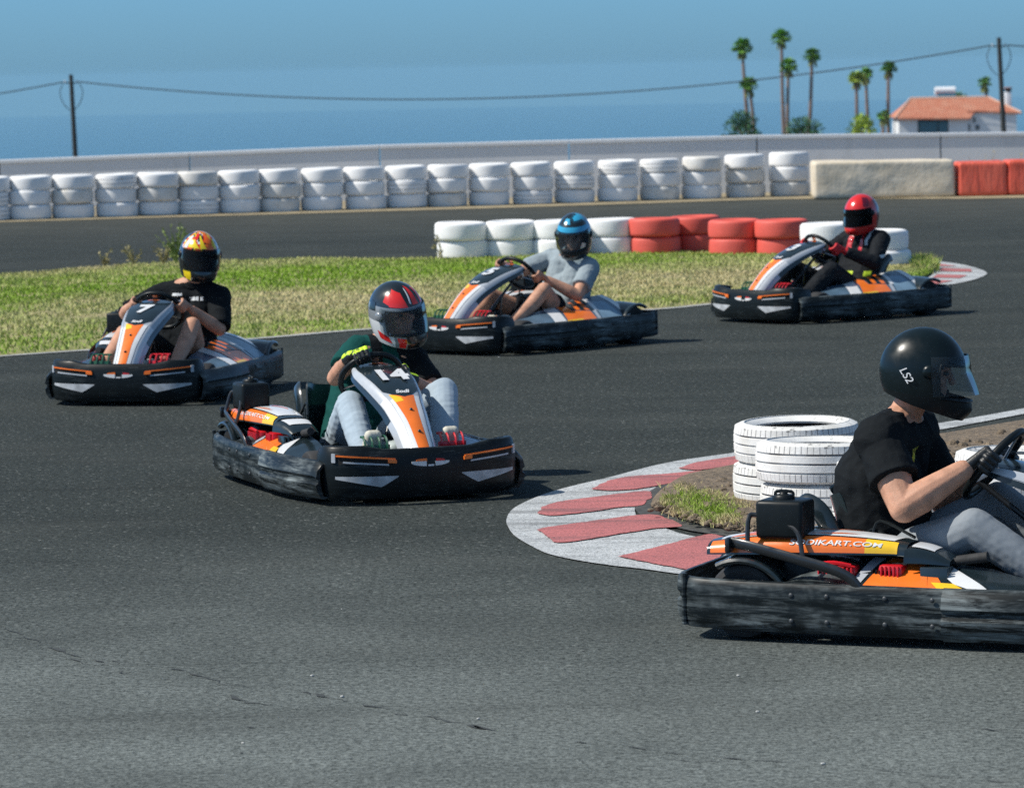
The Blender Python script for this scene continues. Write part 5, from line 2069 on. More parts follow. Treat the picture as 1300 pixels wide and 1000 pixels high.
def make_helmet(parent, M4, shell_mats, zone=None, visor=None, visor_open=0.0, decals=(), chin=1.0, trim=True, pivot_mat=None, rise=0.045):
    P0 = R(66)
    phis = [-PI + (PI - P0) * i / 16 for i in range(16)] + [-P0 + 2 * P0 * i / 24 for i in range(24)] + [P0 + (PI - P0) * i / 16 for i in range(16)]
    zs = [-0.150, -0.140, -0.126, -0.110, -0.095, -0.078, -0.062, -0.045, -0.030, -0.015, 0.0, 0.015, 0.030, 0.045, 0.060, 0.075, 0.090, 0.104, 0.117, 0.129, 0.139, 0.147, 0.153, 0.1565, 0.1579]
    zlo, zhi = 5, 13
    k = len(phis)
    def bottom(phi, z):
        # lower edge rises toward the nape
        back = 0.5 - 0.5 * math.cos(phi)
        lo = -0.150 + rise * back
        if z < lo:
            return lo + (z + 0.150) * 0.02
        return z
    b = MB()
    outer, inner = [], []
    for z in zs:
        for ph in phis:
            zz = bottom(ph, z)
            outer.append(helm_pt(ph, zz, 0, chin))
            inner.append(helm_pt(ph, zz, 0, chin) * 0.88)
    nz_ = len(zs)
    def port(i, j):
        ph = phis[j] + (phis[(j + 1) % k] - phis[j]) / 2 if j < k - 1 else PI - 0.05
        return zlo <= i < zhi and abs(ph) < P0 - (0.14 if i in (zlo, zhi - 1) else 0.0)
    fo, fi, edge, mi = [], [], [], []
    N = len(outer)
    for i in range(nz_ - 1):
        for j in range(k):
            j2 = (j + 1) % k
            if port(i, j):
                # rim faces where the neighbour is solid
                for (a, c_, ni, nj) in ((i * k + j, i * k + j2, i - 1, j), ((i + 1) * k + j2, (i + 1) * k + j, i + 1, j), ((i + 1) * k + j, i * k + j, i, j - 1), (i * k + j2, (i + 1) * k + j2, i, j + 1)):
                    if not port(ni, nj % k):
                        edge.append((a, c_, c_ + N, a + N))
                continue
            fo.append((i * k + j, i * k + j2, (i + 1) * k + j2, (i + 1) * k + j))
            if zone:
                q = outer[i * k + j] + outer[(i + 1) * k + j2]
                mi.append(zone(q * 0.5, (phis[j] + 0.05), zs[i] + 0.006))
            else:
                mi.append(0)
            fi.append((i * k + j2 + N, i * k + j + N, (i + 1) * k + j + N, (i + 1) * k + j2 + N))
    top = len(outer) + len(inner)
    vs_ = [M4 @ v for v in outer + inner] + [M4 @ V((0, 0, 0.1585))]
    b.v = [tuple(v) for v in vs_]
    ftop = [((nz_ - 1) * k + j, (nz_ - 1) * k + (j + 1) % k, top) for j in range(k)]
    low = [((j + 1) % k, j, j + N, (j + 1) % k + N) for j in range(k)]
    nm = len(shell_mats)
    b.f = fo + ftop + fi + edge + low
    b.mi = mi + [zone(V((0, 0, .158)), 0, .158) if zone else 0] * len(ftop) + [nm] * (len(fi) + len(edge) + len(low))
    for verts, m_ in decals:
        # verts: quads of (phi, z)
        b2 = MB()
        b2.patch(lambda u, v: helm_pt(u, v, 0, chin), verts, 0.0016, 10, 6, 0)
        nb = helm_pt(0.0, 0.0)
        # make sure the decal lies outside the shell
        tst = V(b2.v[len(b2.v) // 2])
        u_, v_ = sum(q[0] for q in verts) / 4, sum(q[1] for q in verts) / 4
        if tst.length < helm_pt(u_, v_, 0, chin).length:
            b2 = MB()
            b2.patch(lambda u, v: helm_pt(u, v, 0, chin), verts, -0.0016, 10, 6, 0)
        b.add([M4 @ V(v) for v in b2.v], b2.f, m_)
    ho = b.build('helmet', list(shell_mats) + [M['slot']], parent, True, 38)
    # rubber trim round the eye port
    if trim:
        t_ = MB()
        def arc(z, sgn):
            return [helm_pt(P0 * 0.985 * (1 - 2 * i / 24) * sgn, z, 0.001, chin) for i in range(25)]
        loop = arc(zs[zhi] - 0.002, 1) + [helm_pt(-P0, z, 0.001, chin) for z in (0.03, 0.0, -0.03, -0.06)] + arc(zs[zlo] + 0.002, -1) + [helm_pt(P0, z, 0.001, chin) for z in (-0.06, -0.03, 0.0, 0.03)]
        t_.tube([M4 @ p for p in loop], 0.0042, 6, 0, True)
        t_.build('port_trim', M['black'], ho)
    if visor:
        v_ = MB()
        Rv = Matrix.Rotation(-visor_open, 4, 'Y')
        def vf(u, v):
            p = helm_pt(u, v, 0.0065 + 0.05 * visor_open, chin)
            return M4 @ (Rv @ p)
        us = frange(-R(78), R(78), 28)
        zz = frange(-0.074, 0.056, 10)
        v_.sheet(vf, us, zz, -0.0022)
        # taper ends by pinching toward the pivot
        vo = v_.build('visor', visor, ho, True, 60)
        for s in (1, -1):
            pv = MB()
            p = helm_pt(s * R(80), 0.012, 0.004, chin)
            q = V((p.x / 0.15 ** 2, p.y / 0.126 ** 2, 0)).normalized()
            rot = q.to_track_quat('Z', 'Y').to_matrix().to_4x4()
            T = M4 @ Matrix.Translation(p) @ rot
            pv.lathe([(0.0, 0.012), (0.016, 0.011), (0.022, 0.007), (0.026, 0.0), (0.0, 0.0)], 18, T, ring=False)
            pv.build('visor_pivot', pivot_mat or M['black'], ho)
    return ho


def visor_mat(name, tint, alpha, rough=0.03):
    m_ = bpy.data.materials.new(name)
    m_.use_nodes = True
    nt_ = m_.node_tree
    nt_.nodes.remove(nt_.nodes['Principled BSDF'])
    out = nt_.nodes['Material Output']
    tr = nt_.nodes.new('ShaderNodeBsdfTransparent')
    tr.inputs['Color'].default_value = (*tint, 1)
    gl = nt_.nodes.new('ShaderNodeBsdfGlossy')
    gl.inputs['Roughness'].default_value = rough
    gl.inputs['Color'].default_value = (0.33, 0.33, 0.31, 1)
    df = nt_.nodes.new('ShaderNodeBsdfDiffuse')
    df.inputs['Color'].default_value = (0.35, 0.42, 0.48, 1)
    fr_ = nt_.nodes.new('ShaderNodeFresnel')
    fr_.inputs['IOR'].default_value = 1.16
    a = nt_.nodes.new('ShaderNodeMixShader')
    a.inputs[0].default_value = alpha
    nt_.links.new(tr.outputs[0], a.inputs[1])
    nt_.links.new(df.outputs[0], a.inputs[2])
    c_ = nt_.nodes.new('ShaderNodeMixShader')
    nt_.links.new(fr_.outputs[0], c_.inputs[0])
    nt_.links.new(a.outputs[0], c_.inputs[1])
    nt_.links.new(gl.outputs[0], c_.inputs[2])
    nt_.links.new(c_.outputs[0], out.inputs['Surface'])
    return m_


M['visor_clear'] = visor_mat('clear visor', (0.78, 0.82, 0.84), 0.035)
M['visor_smoke'] = visor_mat('smoked visor', (0.40, 0.42, 0.44), 0.02)
M['visor_dark'] = visor_mat('dark visor', (0.03, 0.03, 0.035), 0.01)


def head_matrix(c, yaw, pitch, roll):
    return Matrix.Translation(c) @ Matrix.Rotation(R(yaw), 4, 'Z') @ Matrix.Rotation(R(pitch), 4, 'Y') @ Matrix.Rotation(R(roll), 4, 'X')


def torso_shape(b, J, g=0.0):
    g = g + J.get('bulk', 0.0)
    hp, ch, nk = J['hip'], J['chest'], J['neck']
    nk = nk - (J['head'] - nk).normalized() * (J.get('neckline', 0.022) if g - J.get('bulk', 0.0) > 0.001 else 0.0)
    side = (J['shL'] - J['shR']).normalized()
    for s in (-1, 1):
        b.capsule(hp + side * 0.085 * s, 0.108 + g, ch + side * 0.075 * s, 0.112 + g, 16)
        b.capsule(ch + side * 0.075 * s, 0.112 + g, (ch * 0.35 + nk * 0.65) + side * 0.085 * s, 0.078 + g, 16)
    b.capsule(hp, 0.115 + g, ch, 0.122 + g, 16)
    b.capsule(J['shL'], 0.060 + g, J['shR'], 0.060 + g, 16)
    # trapezius
    for q in ('shL', 'shR'):
        b.capsule(J[q], 0.054 + g, nk - (nk - ch).normalized() * 0.01, 0.056 + g * 0.5, 14)


def make_person(knum, label, J, st):
    root = KROOT[knum]
    J = {k: (V(v) if isinstance(v, (tuple, list)) else v) for k, v in J.items()}
    vox = st.get('voxel', 0.006)
    b = MB()
    torso_shape(b, J)
    hm = head_matrix(J['head'], *st['face'])
    # head with face
    b.capsule(J['neck'] - (J['head'] - J['neck']) * 0.3, 0.060, J['head'] + V((0, 0, -0.02)), 0.056, 14)
    b.ellipsoid(hm @ V((-0.012, 0, 0.02)), (0.098, 0.078, 0.112), hm.to_3x3(), 22, 14)
    b.ellipsoid(hm @ V((0.025, 0, -0.055)), (0.068, 0.058, 0.066), hm.to_3x3(), 18, 12)
    b.capsule(hm @ V((0.088, 0, 0.018)), 0.010, hm @ V((0.105, 0, -0.020)), 0.0135, 10)       # nose
    b.capsule(hm @ V((0.078, 0.040, 0.030)), 0.011, hm @ V((0.078, -0.040, 0.030)), 0.011, 10)  # brow
    b.capsule(hm @ V((0.080, 0.020, -0.052)), 0.008, hm @ V((0.080, -0.020, -0.052)), 0.008, 10)  # lips
    b.capsule(hm @ V((0.074, 0, -0.092)), 0.018, hm @ V((0.060, 0, -0.098)), 0.018, 10)        # chin
    for s in (1, -1):
        b.ellipsoid(hm @ V((-0.005, s * 0.080, -0.005)), (0.018, 0.010, 0.030), hm.to_3x3(), 10, 8)
        b.ellipsoid(hm @ V((0.058, s * 0.042, -0.022)), (0.026, 0.022, 0.020), hm.to_3x3(), 10, 8)   # cheek
    hands = {}
    wr = {}
    for s, sd in ((1, 'L'), (-1, 'R')):
        c, O, T, Nw = W_point(st['grip'][sd], st.get('wheel_off'))
        sh = J['sh' + sd]
        hint = J['el' + sd]
        hb_ = MB()
        pre = c + Nw * 0.055 + O * 0.02
        el = elbow_solve(sh, pre, hint, 0.285, 0.245)
        w_ = hand_shape(hb_, c, O, T, Nw, s, el, st.get('hand', 1.0))
        el = elbow_solve(sh, w_, hint, 0.285, 0.245)
        J['el' + sd] = el
        wr[sd] = w_
        hands[sd] = hb_
        fl = st.get('arm', 1.0)
        b.capsule(sh, 0.056 * fl, sh.lerp(el, 0.5), 0.050 * fl, 14)
        b.capsule(sh.lerp(el, 0.45), 0.050 * fl, el, 0.040 * fl, 14)
        b.capsule(el, 0.040 * fl, el.lerp(w_, 0.28), 0.044 * fl, 14)
        b.capsule(el.lerp(w_, 0.28), 0.044 * fl, w_, 0.0285 * fl, 14)
        if not st.get('glove'):
            b.v_before = None
            o = len(b.v)
            b.v += hb_.v
            b.f += [tuple(i + o for i in f) for f in hb_.f]
            b.mi += hb_.mi
        hipj = J['hip'] + V((0.03, s * 0.10, -0.015))
        kn, an = J['kn' + sd], J['an' + sd]
        b.capsule(hipj, 0.092, hipj.lerp(kn, 0.5), 0.076, 16)
        b.capsule(hipj.lerp(kn, 0.5), 0.076, kn, 0.054, 16)
        b.capsule(kn, 0.054, kn.lerp(an, 0.32) + V((-0.012, 0, -0.008)), 0.054, 16)
        b.capsule(kn.lerp(an, 0.32) + V((-0.012, 0, -0.008)), 0.054, an, 0.034, 16)
        toe = J['toe' + sd]
        b.capsule(an, 0.034, an.lerp(toe, 0.8), 0.026, 12)
    body = remeshed(b, 'person', M['skin'], vox, 3)
    tag(body, label, 'person', 'kart drivers')
    body.location = root.location
    body.rotation_euler = root.rotation_euler
    bd = body
    # eyes, brows
    e = MB()
    for s in (1, -1):
        e.ellipsoid(hm @ V((0.082, s * 0.032, 0.008)), (0.010, 0.014, 0.008), hm.to_3x3(), 10, 8)
    e.build('eye', M['eye'], bd)
    e = MB()
    for s in (1, -1):
        e.capsule(hm @ V((0.092, s * 0.016, 0.034)), 0.0045, hm @ V((0.080, s * 0.052, 0.034)), 0.0035, 8)
    e.build('eyebrow', M['hair'], bd)
    # gloves
    if st.get('glove'):
        for sd in ('L', 'R'):
            g_ = hands[sd]
            el = J['el' + sd]
            g_.capsule(wr[sd], 0.030, wr[sd].lerp(el, st.get('cuff', 0.16)), 0.038, 14, True, False)
            go = remeshed(g_, 'glove', st['glove'], 0.0032, 2, bd, 0.0)
            me = go.data
            if len(st['glove']) > 1:
                c, O, T, Nw = W_point(st['grip'][sd], st.get('wheel_off'))
                for p in me.polygons:
                    q = p.center - c
                    lime = (p.normal.dot(Nw) + 0.35 * p.normal.dot(O)) > 0.15 and abs(noise.noise(p.center * 42)) < 0.50
                    p.material_index = 1 if lime else 0
            # puff the glove out from the skin a touch
            for v in me.vertices:
                v.co += v.normal * 0.0025
    # upper garment
    t_ = MB()
    torso_shape(t_, J, 0.014)
    for sd in ('L', 'R'):
        sh, el = J['sh' + sd], J['el' + sd]
        if st['sleeve'] == 'short':
            f = st.get('sleeve_len', 0.62)
            q = sh.lerp(el, f)
            t_.capsule(sh, 0.073, q, 0.064 * st.get('arm', 1.0) + 0.004, 18, True, False)
        else:
            t_.capsule(sh, 0.072, el, 0.056, 16)
            t_.capsule(el, 0.056, wr[sd], 0.042, 16, True, False)
    shirt = remeshed(t_, st['top_name'], st['top'], vox * 1.05, 5, bd, 0.0075, 9.0, st.get('seed', 1), (1, 1, 1.5))
    for fn, mi in st.get('zones', ()):
        for p in shirt.data.polygons:
            if fn(p.center, p.normal, J):
                p.material_index = mi
    # collar ring
    nd = (J['head'] - J['neck']).normalized()
    cl_ = MB()
    cpt = J['neck'] - nd * (0.008 + J.get('neckline', 0.022))
    xa = nd.cross(V((0, 1, 0))).normalized()
    ya = nd.cross(xa)
    cl_.tube([cpt + (xa * math.cos(a) + ya * math.sin(a)) * 0.069 for a in frange(0, 2 * PI, 24)[:-1]], 0.010, 8, 0, True, (1.6, 0.8))
    cl_.build('collar', st['top'][0], shirt)
    # lower garment
    t_ = MB()
    t_.capsule(J['hip'] + V((0, 0.085, 0)), 0.122, J['hip'] + V((0, -0.085, 0)), 0.122, 16)
    for s, sd in ((1, 'L'), (-1, 'R')):
        hipj = J['hip'] + V((0.03, s * 0.10, -0.015))
        kn, an = J['kn' + sd], J['an' + sd]
        if st['leg'] == 'short':
            q = hipj.lerp(kn, st.get('short_len', 0.80))
            t_.capsule(hipj, 0.108, q, 0.090, 18, True, False)
        else:
            t_.capsule(hipj, 0.106, hipj.lerp(kn, 0.55), 0.088, 16)
            t_.capsule(hipj.lerp(kn, 0.55), 0.088, kn, 0.069, 16)
            t_.capsule(kn, 0.069, kn.lerp(an, 0.4), 0.067, 16)
            t_.capsule(kn.lerp(an, 0.4), 0.067, kn.lerp(an, 0.94), 0.056, 16, True, False)
    remeshed(t_, st['leg_name'], st['leg_mat'], vox * 1.05, 4, bd, st.get('leg_fold', 0.008), 13.0, st.get('seed', 1) + 5, (1.5, 0.35, 1.5))
    # shoes
    for s, sd in ((1, 'L'), (-1, 'R')):
        an, toe = J['an' + sd], J['toe' + sd]
        d = (toe - an).normalized()
        upv = (V((0, s * 0.0, 1)) - d * d.z).normalized()
        heel = an - d * 0.035 - upv * 0.045
        t_ = MB()
        t_.capsule(heel, 0.034, an + upv * 0.01 - d * 0.012, 0.042, 14)
        t_.capsule(an - upv * 0.01, 0.043, an.lerp(toe, 0.62) - upv * 0.020, 0.036, 14)
        for w_ in (-0.018, 0.0, 0.018):
            t_.capsule(an.lerp(toe, 0.45) - upv * 0.030 + V((0, w_, 0)), 0.032, toe - upv * 0.020 + V((0, w_ * 0.9, 0)), 0.026, 12)
            t_.capsule(heel + V((0, w_ * 0.5, 0)), 0.030, an.lerp(toe, 0.5) - upv * 0.035 + V((0, w_, 0)), 0.028, 12)
        so = remeshed(t_, 'shoe', st['shoe'], 0.005, 3, bd)
        for p in so.data.polygons:
            rel = (p.center - an).dot(upv)
            if rel < -0.052:
                p.material_index = 1
    return bd, hm, J, shirt, wr


DEF = dict(hip=(-0.30, 0, 0.165), chest=(-0.40, 0, 0.40), neck=(-0.42, 0.0, 0.66), head=(-0.38, 0, 0.80),
           shL=(-0.43, 0.175, 0.585), shR=(-0.43, -0.175, 0.585), elL=(-0.26, 0.36, 0.38), elR=(-0.26, -0.36, 0.38),
           knL=(0.13, 0.25, 0.40), knR=(0.13, -0.25, 0.40), anL=(0.50, 0.19, 0.15), anR=(0.50, -0.19, 0.15), toeL=(0.585, 0.19, 0.27), toeR=(0.585, -0.19, 0.27))


def jj(**k):
    d = dict(DEF)
    d.update(k)
    return d


def helm_mat(name, c, rough=0.22, coat=0.6):
    return simple(name, c, rough, 0.0, coat, 0.04)


HM = {k: helm_mat('helmet ' + k, c) for k, c in dict(black=(0.008, 0.012, 0.014), red=(0.62, 0.018, 0.016), orange=(0.80, 0.13, 0.01), yellow=(0.78, 0.58, 0.01), white=(0.62, 0.64, 0.66), grey=(0.20, 0.22, 0.24), cyan=(0.03, 0.33, 0.55), darkblue=(0.01, 0.045, 0.075), maroon=(0.12, 0.005, 0.02), bluegrey=(0.28, 0.36, 0.45)).items()}
HM['matte'] = simple('satin black helmet', (0.004, 0.009, 0.011), 0.30, 0, 0.0, 0.1)
HM['matte'].node_tree.nodes['Principled BSDF'].inputs['Specular IOR Level'].default_value = 0.30

# ---------------- number 14: leaning, dark green tee, lime gloves
bd, hm, J, shirt, wr = make_person('14', 'person in dark green tee and lime gloves leaning in kart 14, red and black helmet',
    jj(hip=(-0.28, 0.04, 0.17), chest=(-0.35, 0.12, 0.42), neck=(-0.345, 0.205, 0.685), head=(-0.29, 0.25, 0.822), shL=(-0.355, 0.352, 0.580), shR=(-0.355, 0.065, 0.640),
       elL=(-0.18, 0.44, 0.40), elR=(-0.14, -0.22, 0.42), knL=(0.14, 0.335, 0.455), knR=(0.16, -0.15, 0.415), anL=(0.525, 0.205, 0.18), anR=(0.525, -0.195, 0.18), toeL=(0.592, 0.20, 0.315), toeR=(0.592, -0.19, 0.315)),
    dict(face=(17, 10, 10), grip=dict(L=R(88), R=R(-27)), glove=[M['glove_black'], M['glove_lime']], sleeve='short', sleeve_len=0.66, top=[M['tee_green'], M['tee_black'], M['print_white']], top_name='shirt',
         leg='long', leg_name='trousers', leg_mat=[M['jeans_pale']], leg_fold=0.004, shoe=[M['shoe_white'], M['shoe_white']], seed=3, voxel=0.0055,
         zones=[(lambda c, n, J: n.x > 0.1 and (c - J['neck']).dot(V((0, 1, 0.2)).normalized()) > 0.03, 1), (lambda c, n, J: abs((c - J['shR']).y - 0.075) < 0.028 and c.z > 0.50, 1)]))
def z14(q, ph, z):
    s = noise.noise(V((ph * 1.5, z * 14, 3.3)))
    if z > 0.085: return 0
    if z < -0.02 and abs(ph) > 1.0: return 3 if abs(ph) < 2.3 else 2
    return 2 if z < 0.06 else 0
make_helmet(bd, hm, [HM['black'], HM['red'], HM['grey'], HM['white']], z14, M['visor_clear'], 0.0,
    [([(-1.0, 0.066), (-0.18, 0.060), (-0.40, 0.125), (-1.0, 0.140)], 1), ([(-1.30, 0.085), (-1.0, 0.072), (-1.0, 0.120), (-1.25, 0.118)], 1),
     ([(0.02, 0.068), (0.32, 0.066), (0.30, 0.140), (0.10, 0.148)], 1), ([(0.48, 0.066), (0.72, 0.064), (0.95, 0.130), (0.62, 0.136)], 1),
     ([(-0.10, 0.080), (-0.02, 0.070), (0.0, 0.140), (-0.06, 0.140)], 3), ([(-1.55, -0.060), (-1.15, -0.085), (-1.08, -0.118), (-1.50, -0.100)], 1), ([(-0.85, -0.085), (-0.50, -0.090), (-0.55, -0.140), (-0.80, -0.138)], 1),
     ([(0.55, -0.09), (0.9, -0.085), (0.85, -0.138), (0.6, -0.14)], 1), ([(-0.50, -0.080), (0.50, -0.080), (0.48, -0.146), (-0.48, -0.146)], 0), ([(-2.0, 0.03), (-1.6, 0.035), (-1.65, 0.075), (-2.0, 0.08)], 0)], pivot_mat=HM['grey'])
k = MB()
for (y, z, w_, h) in ((0.03, 0.60, 0.05, 0.012), (0.035, 0.578, 0.035, 0.008)):
    pass

# ---------------- number 7: black tee, bare arms, shorts
bd, hm, J, shirt, wr = make_person('7', 'person in black tee and shorts driving kart 7, orange and yellow flame helmet',
    jj(hip=(-0.30, 0.03, 0.17), chest=(-0.38, 0.06, 0.42), neck=(-0.37, 0.115, 0.700), head=(-0.315, 0.165, 0.862), shL=(-0.375, 0.275, 0.595), shR=(-0.375, -0.10, 0.620),
       elL=(-0.20, 0.36, 0.36), elR=(-0.20, -0.40, 0.45), knL=(0.10, 0.235, 0.445), knR=(0.14, -0.20, 0.40), anL=(0.44, 0.20, 0.18), anR=(0.50, -0.24, 0.20), toeL=(0.55, 0.19, 0.28), toeR=(0.585, -0.22, 0.29)),
    dict(face=(30, 6, -3), grip=dict(L=R(76), R=R(-70)), sleeve='short', sleeve_len=0.92, top=[M['tee_black'], M['print_white']], top_name='shirt', leg='short', short_len=0.55, leg_name='shorts', leg_mat=[M['shorts_dark']],
         shoe=[M['shoe_red'], M['shoe_dark']], seed=7,
         zones=[(lambda c, n, J: n.x > 0.35 and abs(c.z - J['neck'].z + 0.112) < 0.011 and -0.02 < c.y - J['neck'].y < 0.075 and noise.noise(V((c.y * 95, c.z * 40, 1))) > -0.12, 1),
                (lambda c, n, J: n.x > 0.2 and (abs(c.z - J['neck'].z + 0.085) < 0.009 or abs(c.z - J['neck'].z + 0.125) < 0.007) and -0.13 < c.y - J['neck'].y < -0.065, 1)]))
def z7(q, ph, z):
    v = noise.noise(V((q.x * 9 + 4, q.y * 9, q.z * 9))) + 0.25 * math.sin(ph * 5)
    if z < -0.02:
        return 2 if (-1.35 < ph < -0.75 and v > -0.35) else (0 if abs(ph) < 2.0 else 4)
    if v > 0.30: return 1
    if v > 0.20: return 0
    if v > 0.08: return 2
    if v > -0.04: return 1
    if v > -0.14: return 3
    if v > -0.22: return 4
    return 0
make_helmet(bd, hm, [HM['black'], HM['orange'], HM['yellow'], HM['red'], HM['white']], z7, M['visor_smoke'], 0.0,
    [([(-0.95, 0.066), (-0.25, 0.062), (-0.55, 0.105), (-0.9, 0.115)], 2), ([(-0.2, 0.062), (0.1, 0.062), (-0.2, 0.14), (-0.3, 0.135)], 2), ([(0.0, 0.10), (0.5, 0.085), (0.4, 0.147), (0.1, 0.148)], 1), ([(0.55, 0.064), (0.8, 0.062), (0.75, 0.12), (0.6, 0.12)], 2),
     ([(-1.3, 0.06), (-1.0, 0.06), (-0.85, 0.135), (-1.1, 0.13)], 4), ([(-0.75, 0.12), (-0.45, 0.11), (-0.3, 0.146), (-0.5, 0.15)], 3), ([(-0.72, -0.08), (0.72, -0.08), (0.6, -0.147), (-0.6, -0.147)], 0)])

# ---------------- number 5: grey polo, blue helmet
bd, hm, J, shirt, wr = make_person('5', 'person in grey polo shirt and dark shorts driving kart 5, bright blue and black helmet',
    jj(hip=(-0.31, 0.03, 0.17), chest=(-0.42, 0.06, 0.40), neck=(-0.450, 0.095, 0.655), head=(-0.415, 0.150, 0.800), shL=(-0.44, 0.275, 0.555), shR=(-0.465, -0.125, 0.615),
       elL=(-0.29, 0.37, 0.34), elR=(-0.30, -0.33, 0.46), knL=(0.06, 0.27, 0.425), knR=(0.10, -0.22, 0.38), anL=(0.40, 0.20, 0.16), anR=(0.44, -0.19, 0.16), toeL=(0.52, 0.19, 0.26), toeR=(0.55, -0.19, 0.265)),
    dict(face=(30, 16, 0), grip=dict(L=R(100), R=R(-62)), sleeve='short', sleeve_len=0.68, top=[M['polo_grey'], M['slate']], top_name='shirt', leg='short', short_len=0.60, leg_name='shorts', leg_mat=[M['shorts_dark']],
         shoe=[M['shoe_white'], M['shoe_dark']], seed=11, arm=1.06))
def z5(q, ph, z):
    v = noise.noise(V((q.x * 12 + 1, q.y * 12, q.z * 14)))
    if z < -0.03: return 0
    if 0.052 < z < 0.085 and abs(ph) < 1.5: return 1
    if z > 0.085: return 1 if v > 0.22 else (2 if v > -0.1 else 0)
    return 2 if abs(ph) < 2.2 else 0
make_helmet(bd, hm, [HM['black'], HM['cyan'], HM['darkblue']], z5, M['visor_clear'], 0.0, [([(-1.1, 0.058), (0.0, 0.058), (0.0, 0.092), (-1.1, 0.090)], 1), ([(0.0, 0.058), (1.1, 0.058), (1.1, 0.090), (0.0, 0.092)], 1), ([(-0.6, 0.112), (0.0, 0.108), (-0.1, 0.140), (-0.6, 0.140)], 1)])
k = MB()
n0, ch0 = J['neck'], J['chest']
# polo placket
fx = V((1, 0, 0))
for q in (0.10, 0.16):
    pass

# ---------------- number 3: black race suit, red helmet
bd, hm, J, shirt, wr = make_person('3', 'person in black race suit and red gloves driving kart 3, plain red helmet',
    jj(hip=(-0.30, 0.0, 0.17), chest=(-0.41, 0.01, 0.40), neck=(-0.425, 0.015, 0.665), head=(-0.385, 0.035, 0.805), shL=(-0.445, 0.190, 0.600), shR=(-0.445, -0.165, 0.600),
       elL=(-0.27, 0.33, 0.40), elR=(-0.27, -0.33, 0.42), knL=(0.17, 0.25, 0.385), knR=(0.15, -0.23, 0.40), anL=(0.44, 0.19, 0.16), anR=(0.46, -0.19, 0.16), toeL=(0.55, 0.19, 0.26), toeR=(0.56, -0.19, 0.265)),
    dict(face=(10, 8, 0), grip=dict(L=R(88), R=R(-72)), glove=[M['glove_red']], cuff=0.36, sleeve='long', top=[M['suit_black'], M['red'], M['print_white'], M['lime'], M['orange']], top_name='race_suit_top', leg='long', leg_name='race_suit_legs',
         leg_mat=[M['suit_black']], shoe=[M['shoe_dark'], M['shoe_dark']], seed=15, leg_fold=0.006,
         zones=[(lambda c, n, J: 0.045 < (c - J['neck']).y < 0.085 and n.z > -0.1 and c.z > 0.5 and n.x > -0.3, 1), (lambda c, n, J: 0.10 < (c - J['neck']).y < 0.125 and c.z > 0.56, 2), (lambda c, n, J: -0.085 < (c - J['neck']).y < -0.045 and c.z > 0.5 and n.x > -0.3, 1),
                (lambda c, n, J: abs(c.z - 0.335) < 0.020 and n.x > 0.0 and -0.2 < c.y < 0.2 and math.sin(c.y * 40) > 0.2, 3), (lambda c, n, J: 0.17 < c.z < 0.235 and n.y > 0.25 and c.x > -0.42, 4),
                (lambda c, n, J: abs(c.z - 0.475) < 0.012 and c.y > 0.2 and abs(c.x + 0.33) < 0.05, 2)]))
make_helmet(bd, hm, [HM['red'], HM['maroon']], lambda q, ph, z: 1 if (abs(ph) > 1.75 and z < 0.10) else 0, M['visor_dark'], 0.0, [([(0.85, 0.075), (1.25, 0.07), (1.5, 0.13), (0.9, 0.14)], 1)])

# the nearest kart's wheel is set farther forward and higher on its column
WOFF = (0.075, 0.0, 0.050)
for ch in KROOT[''].children:
    if ch.name.startswith('steering_wheel'):
        ch.location = WOFF
        k = MB()
        k.tube([(0.03, 0, 0.505), (-0.02, 0, 0.475)], 0.012, 8)
        k.build('steering_column', M['dark_steel'], ch)
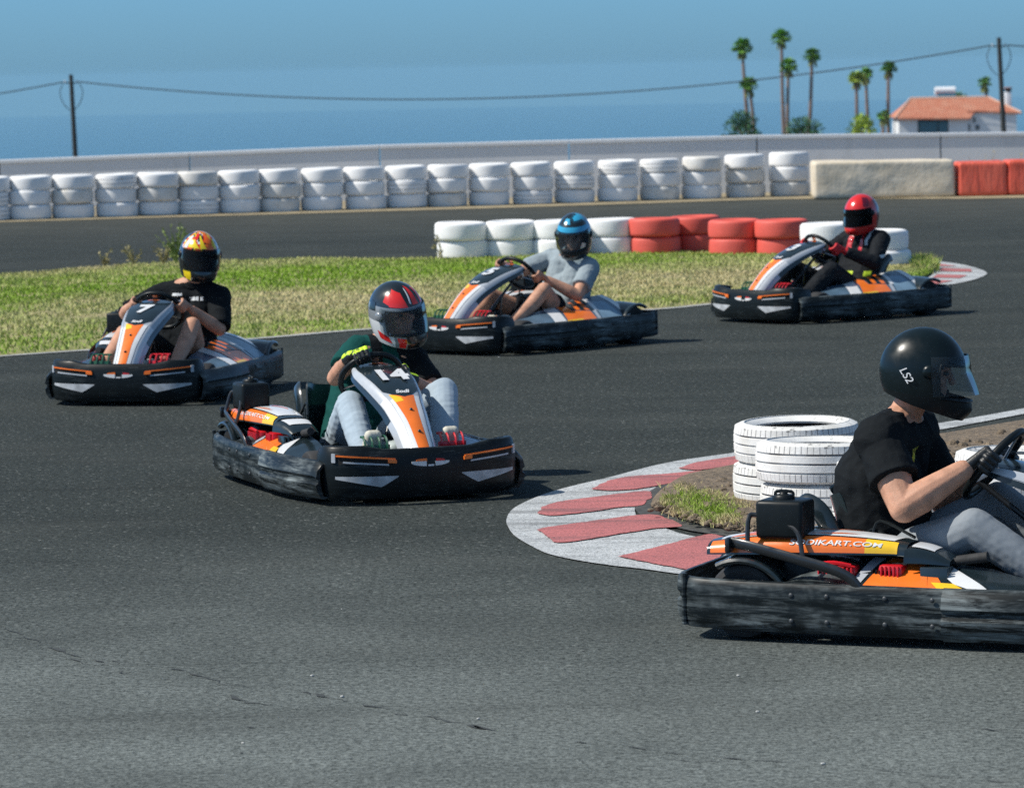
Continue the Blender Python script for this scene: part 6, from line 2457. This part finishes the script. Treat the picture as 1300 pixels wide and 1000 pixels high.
# ---------------- nearest kart: black tee, grey jeans, satin black helmet with its clear visor up
bd, hm, J, shirt, wr = make_person('', 'person in plain black tee, grey jeans and satin black helmet, in the nearest kart',
    jj(hip=(-0.29, 0.0, 0.235), chest=(-0.315, 0.0, 0.52), neck=(-0.236, 0.02, 0.745), head=(-0.158, 0.025, 0.908), bulk=0.016, neckline=0.020, shL=(-0.245, 0.195, 0.678), shR=(-0.258, -0.188, 0.680),
       elL=(-0.12, 0.30, 0.34), elR=(-0.16, -0.34, 0.42), knL=(0.06, 0.21, 0.430), knR=(0.10, -0.235, 0.385), anL=(0.45, 0.19, 0.15), anR=(0.44, -0.19, 0.15), toeL=(0.56, 0.19, 0.25), toeR=(0.56, -0.19, 0.25)),
    dict(face=(12, 10, 0), grip=dict(L=R(92), R=R(-78)), glove=[M['glove_black']], cuff=0.22, sleeve='short', sleeve_len=0.60, top=[M['tee_black'], M['print_yellow']], top_name='shirt', leg='long', leg_name='jeans', leg_mat=[M['jeans_grey']],
         shoe=[M['shoe_dark'], M['shoe_dark']], seed=21, voxel=0.0042, wheel_off=WOFF, arm=1.34, leg_fold=0.0022,
         zones=[(lambda c, n, J: n.x > 0.2 and abs(c.y + 0.055) < 0.03 and abs(c.z - 0.615) < 0.028 and noise.noise(c * 60) > -0.15, 1)]))
ho = make_helmet(bd, hm, [HM['matte'], M['black']], lambda q, ph, z: 1 if z < -0.075 else 0, M['visor_clear'], R(9), [], 1.25, pivot_mat=HM['matte'], rise=0.062)
# raised ridge on the crown, side badge
k = MB()
k.patch(lambda u, v: hm @ helm_pt(u, v), [(-2.02, 0.02), (-1.78, 0.02), (-1.95, 0.135), (-2.2, 0.13)], 0.0025, 6, 10)
for tname, u0, v0 in (('L', 0, 0),):
    pass
pc = hm @ helm_pt(-1.86, -0.012)
ux = (hm @ helm_pt(-1.76, -0.030) - hm @ helm_pt(-1.96, 0.006)).normalized()
nn_ = (hm.to_3x3() @ V((helm_pt(-1.86, -0.012).x / 0.15 ** 2, helm_pt(-1.86, -0.012).y / 0.126 ** 2, 0))).normalized()
uy = nn_.cross(ux).normalized()
nn_ = ux.cross(uy)
M4 = Matrix(((ux.x, uy.x, nn_.x, pc.x + nn_.x * .003), (ux.y, uy.y, nn_.y, pc.y + nn_.y * .003), (ux.z, uy.z, nn_.z, pc.z + nn_.z * .003), (0, 0, 0, 1)))
text_mesh('LS2', 0.041, M['white'], 'lettering', ho, M4, 0.0012, 0.0002, 0.2)
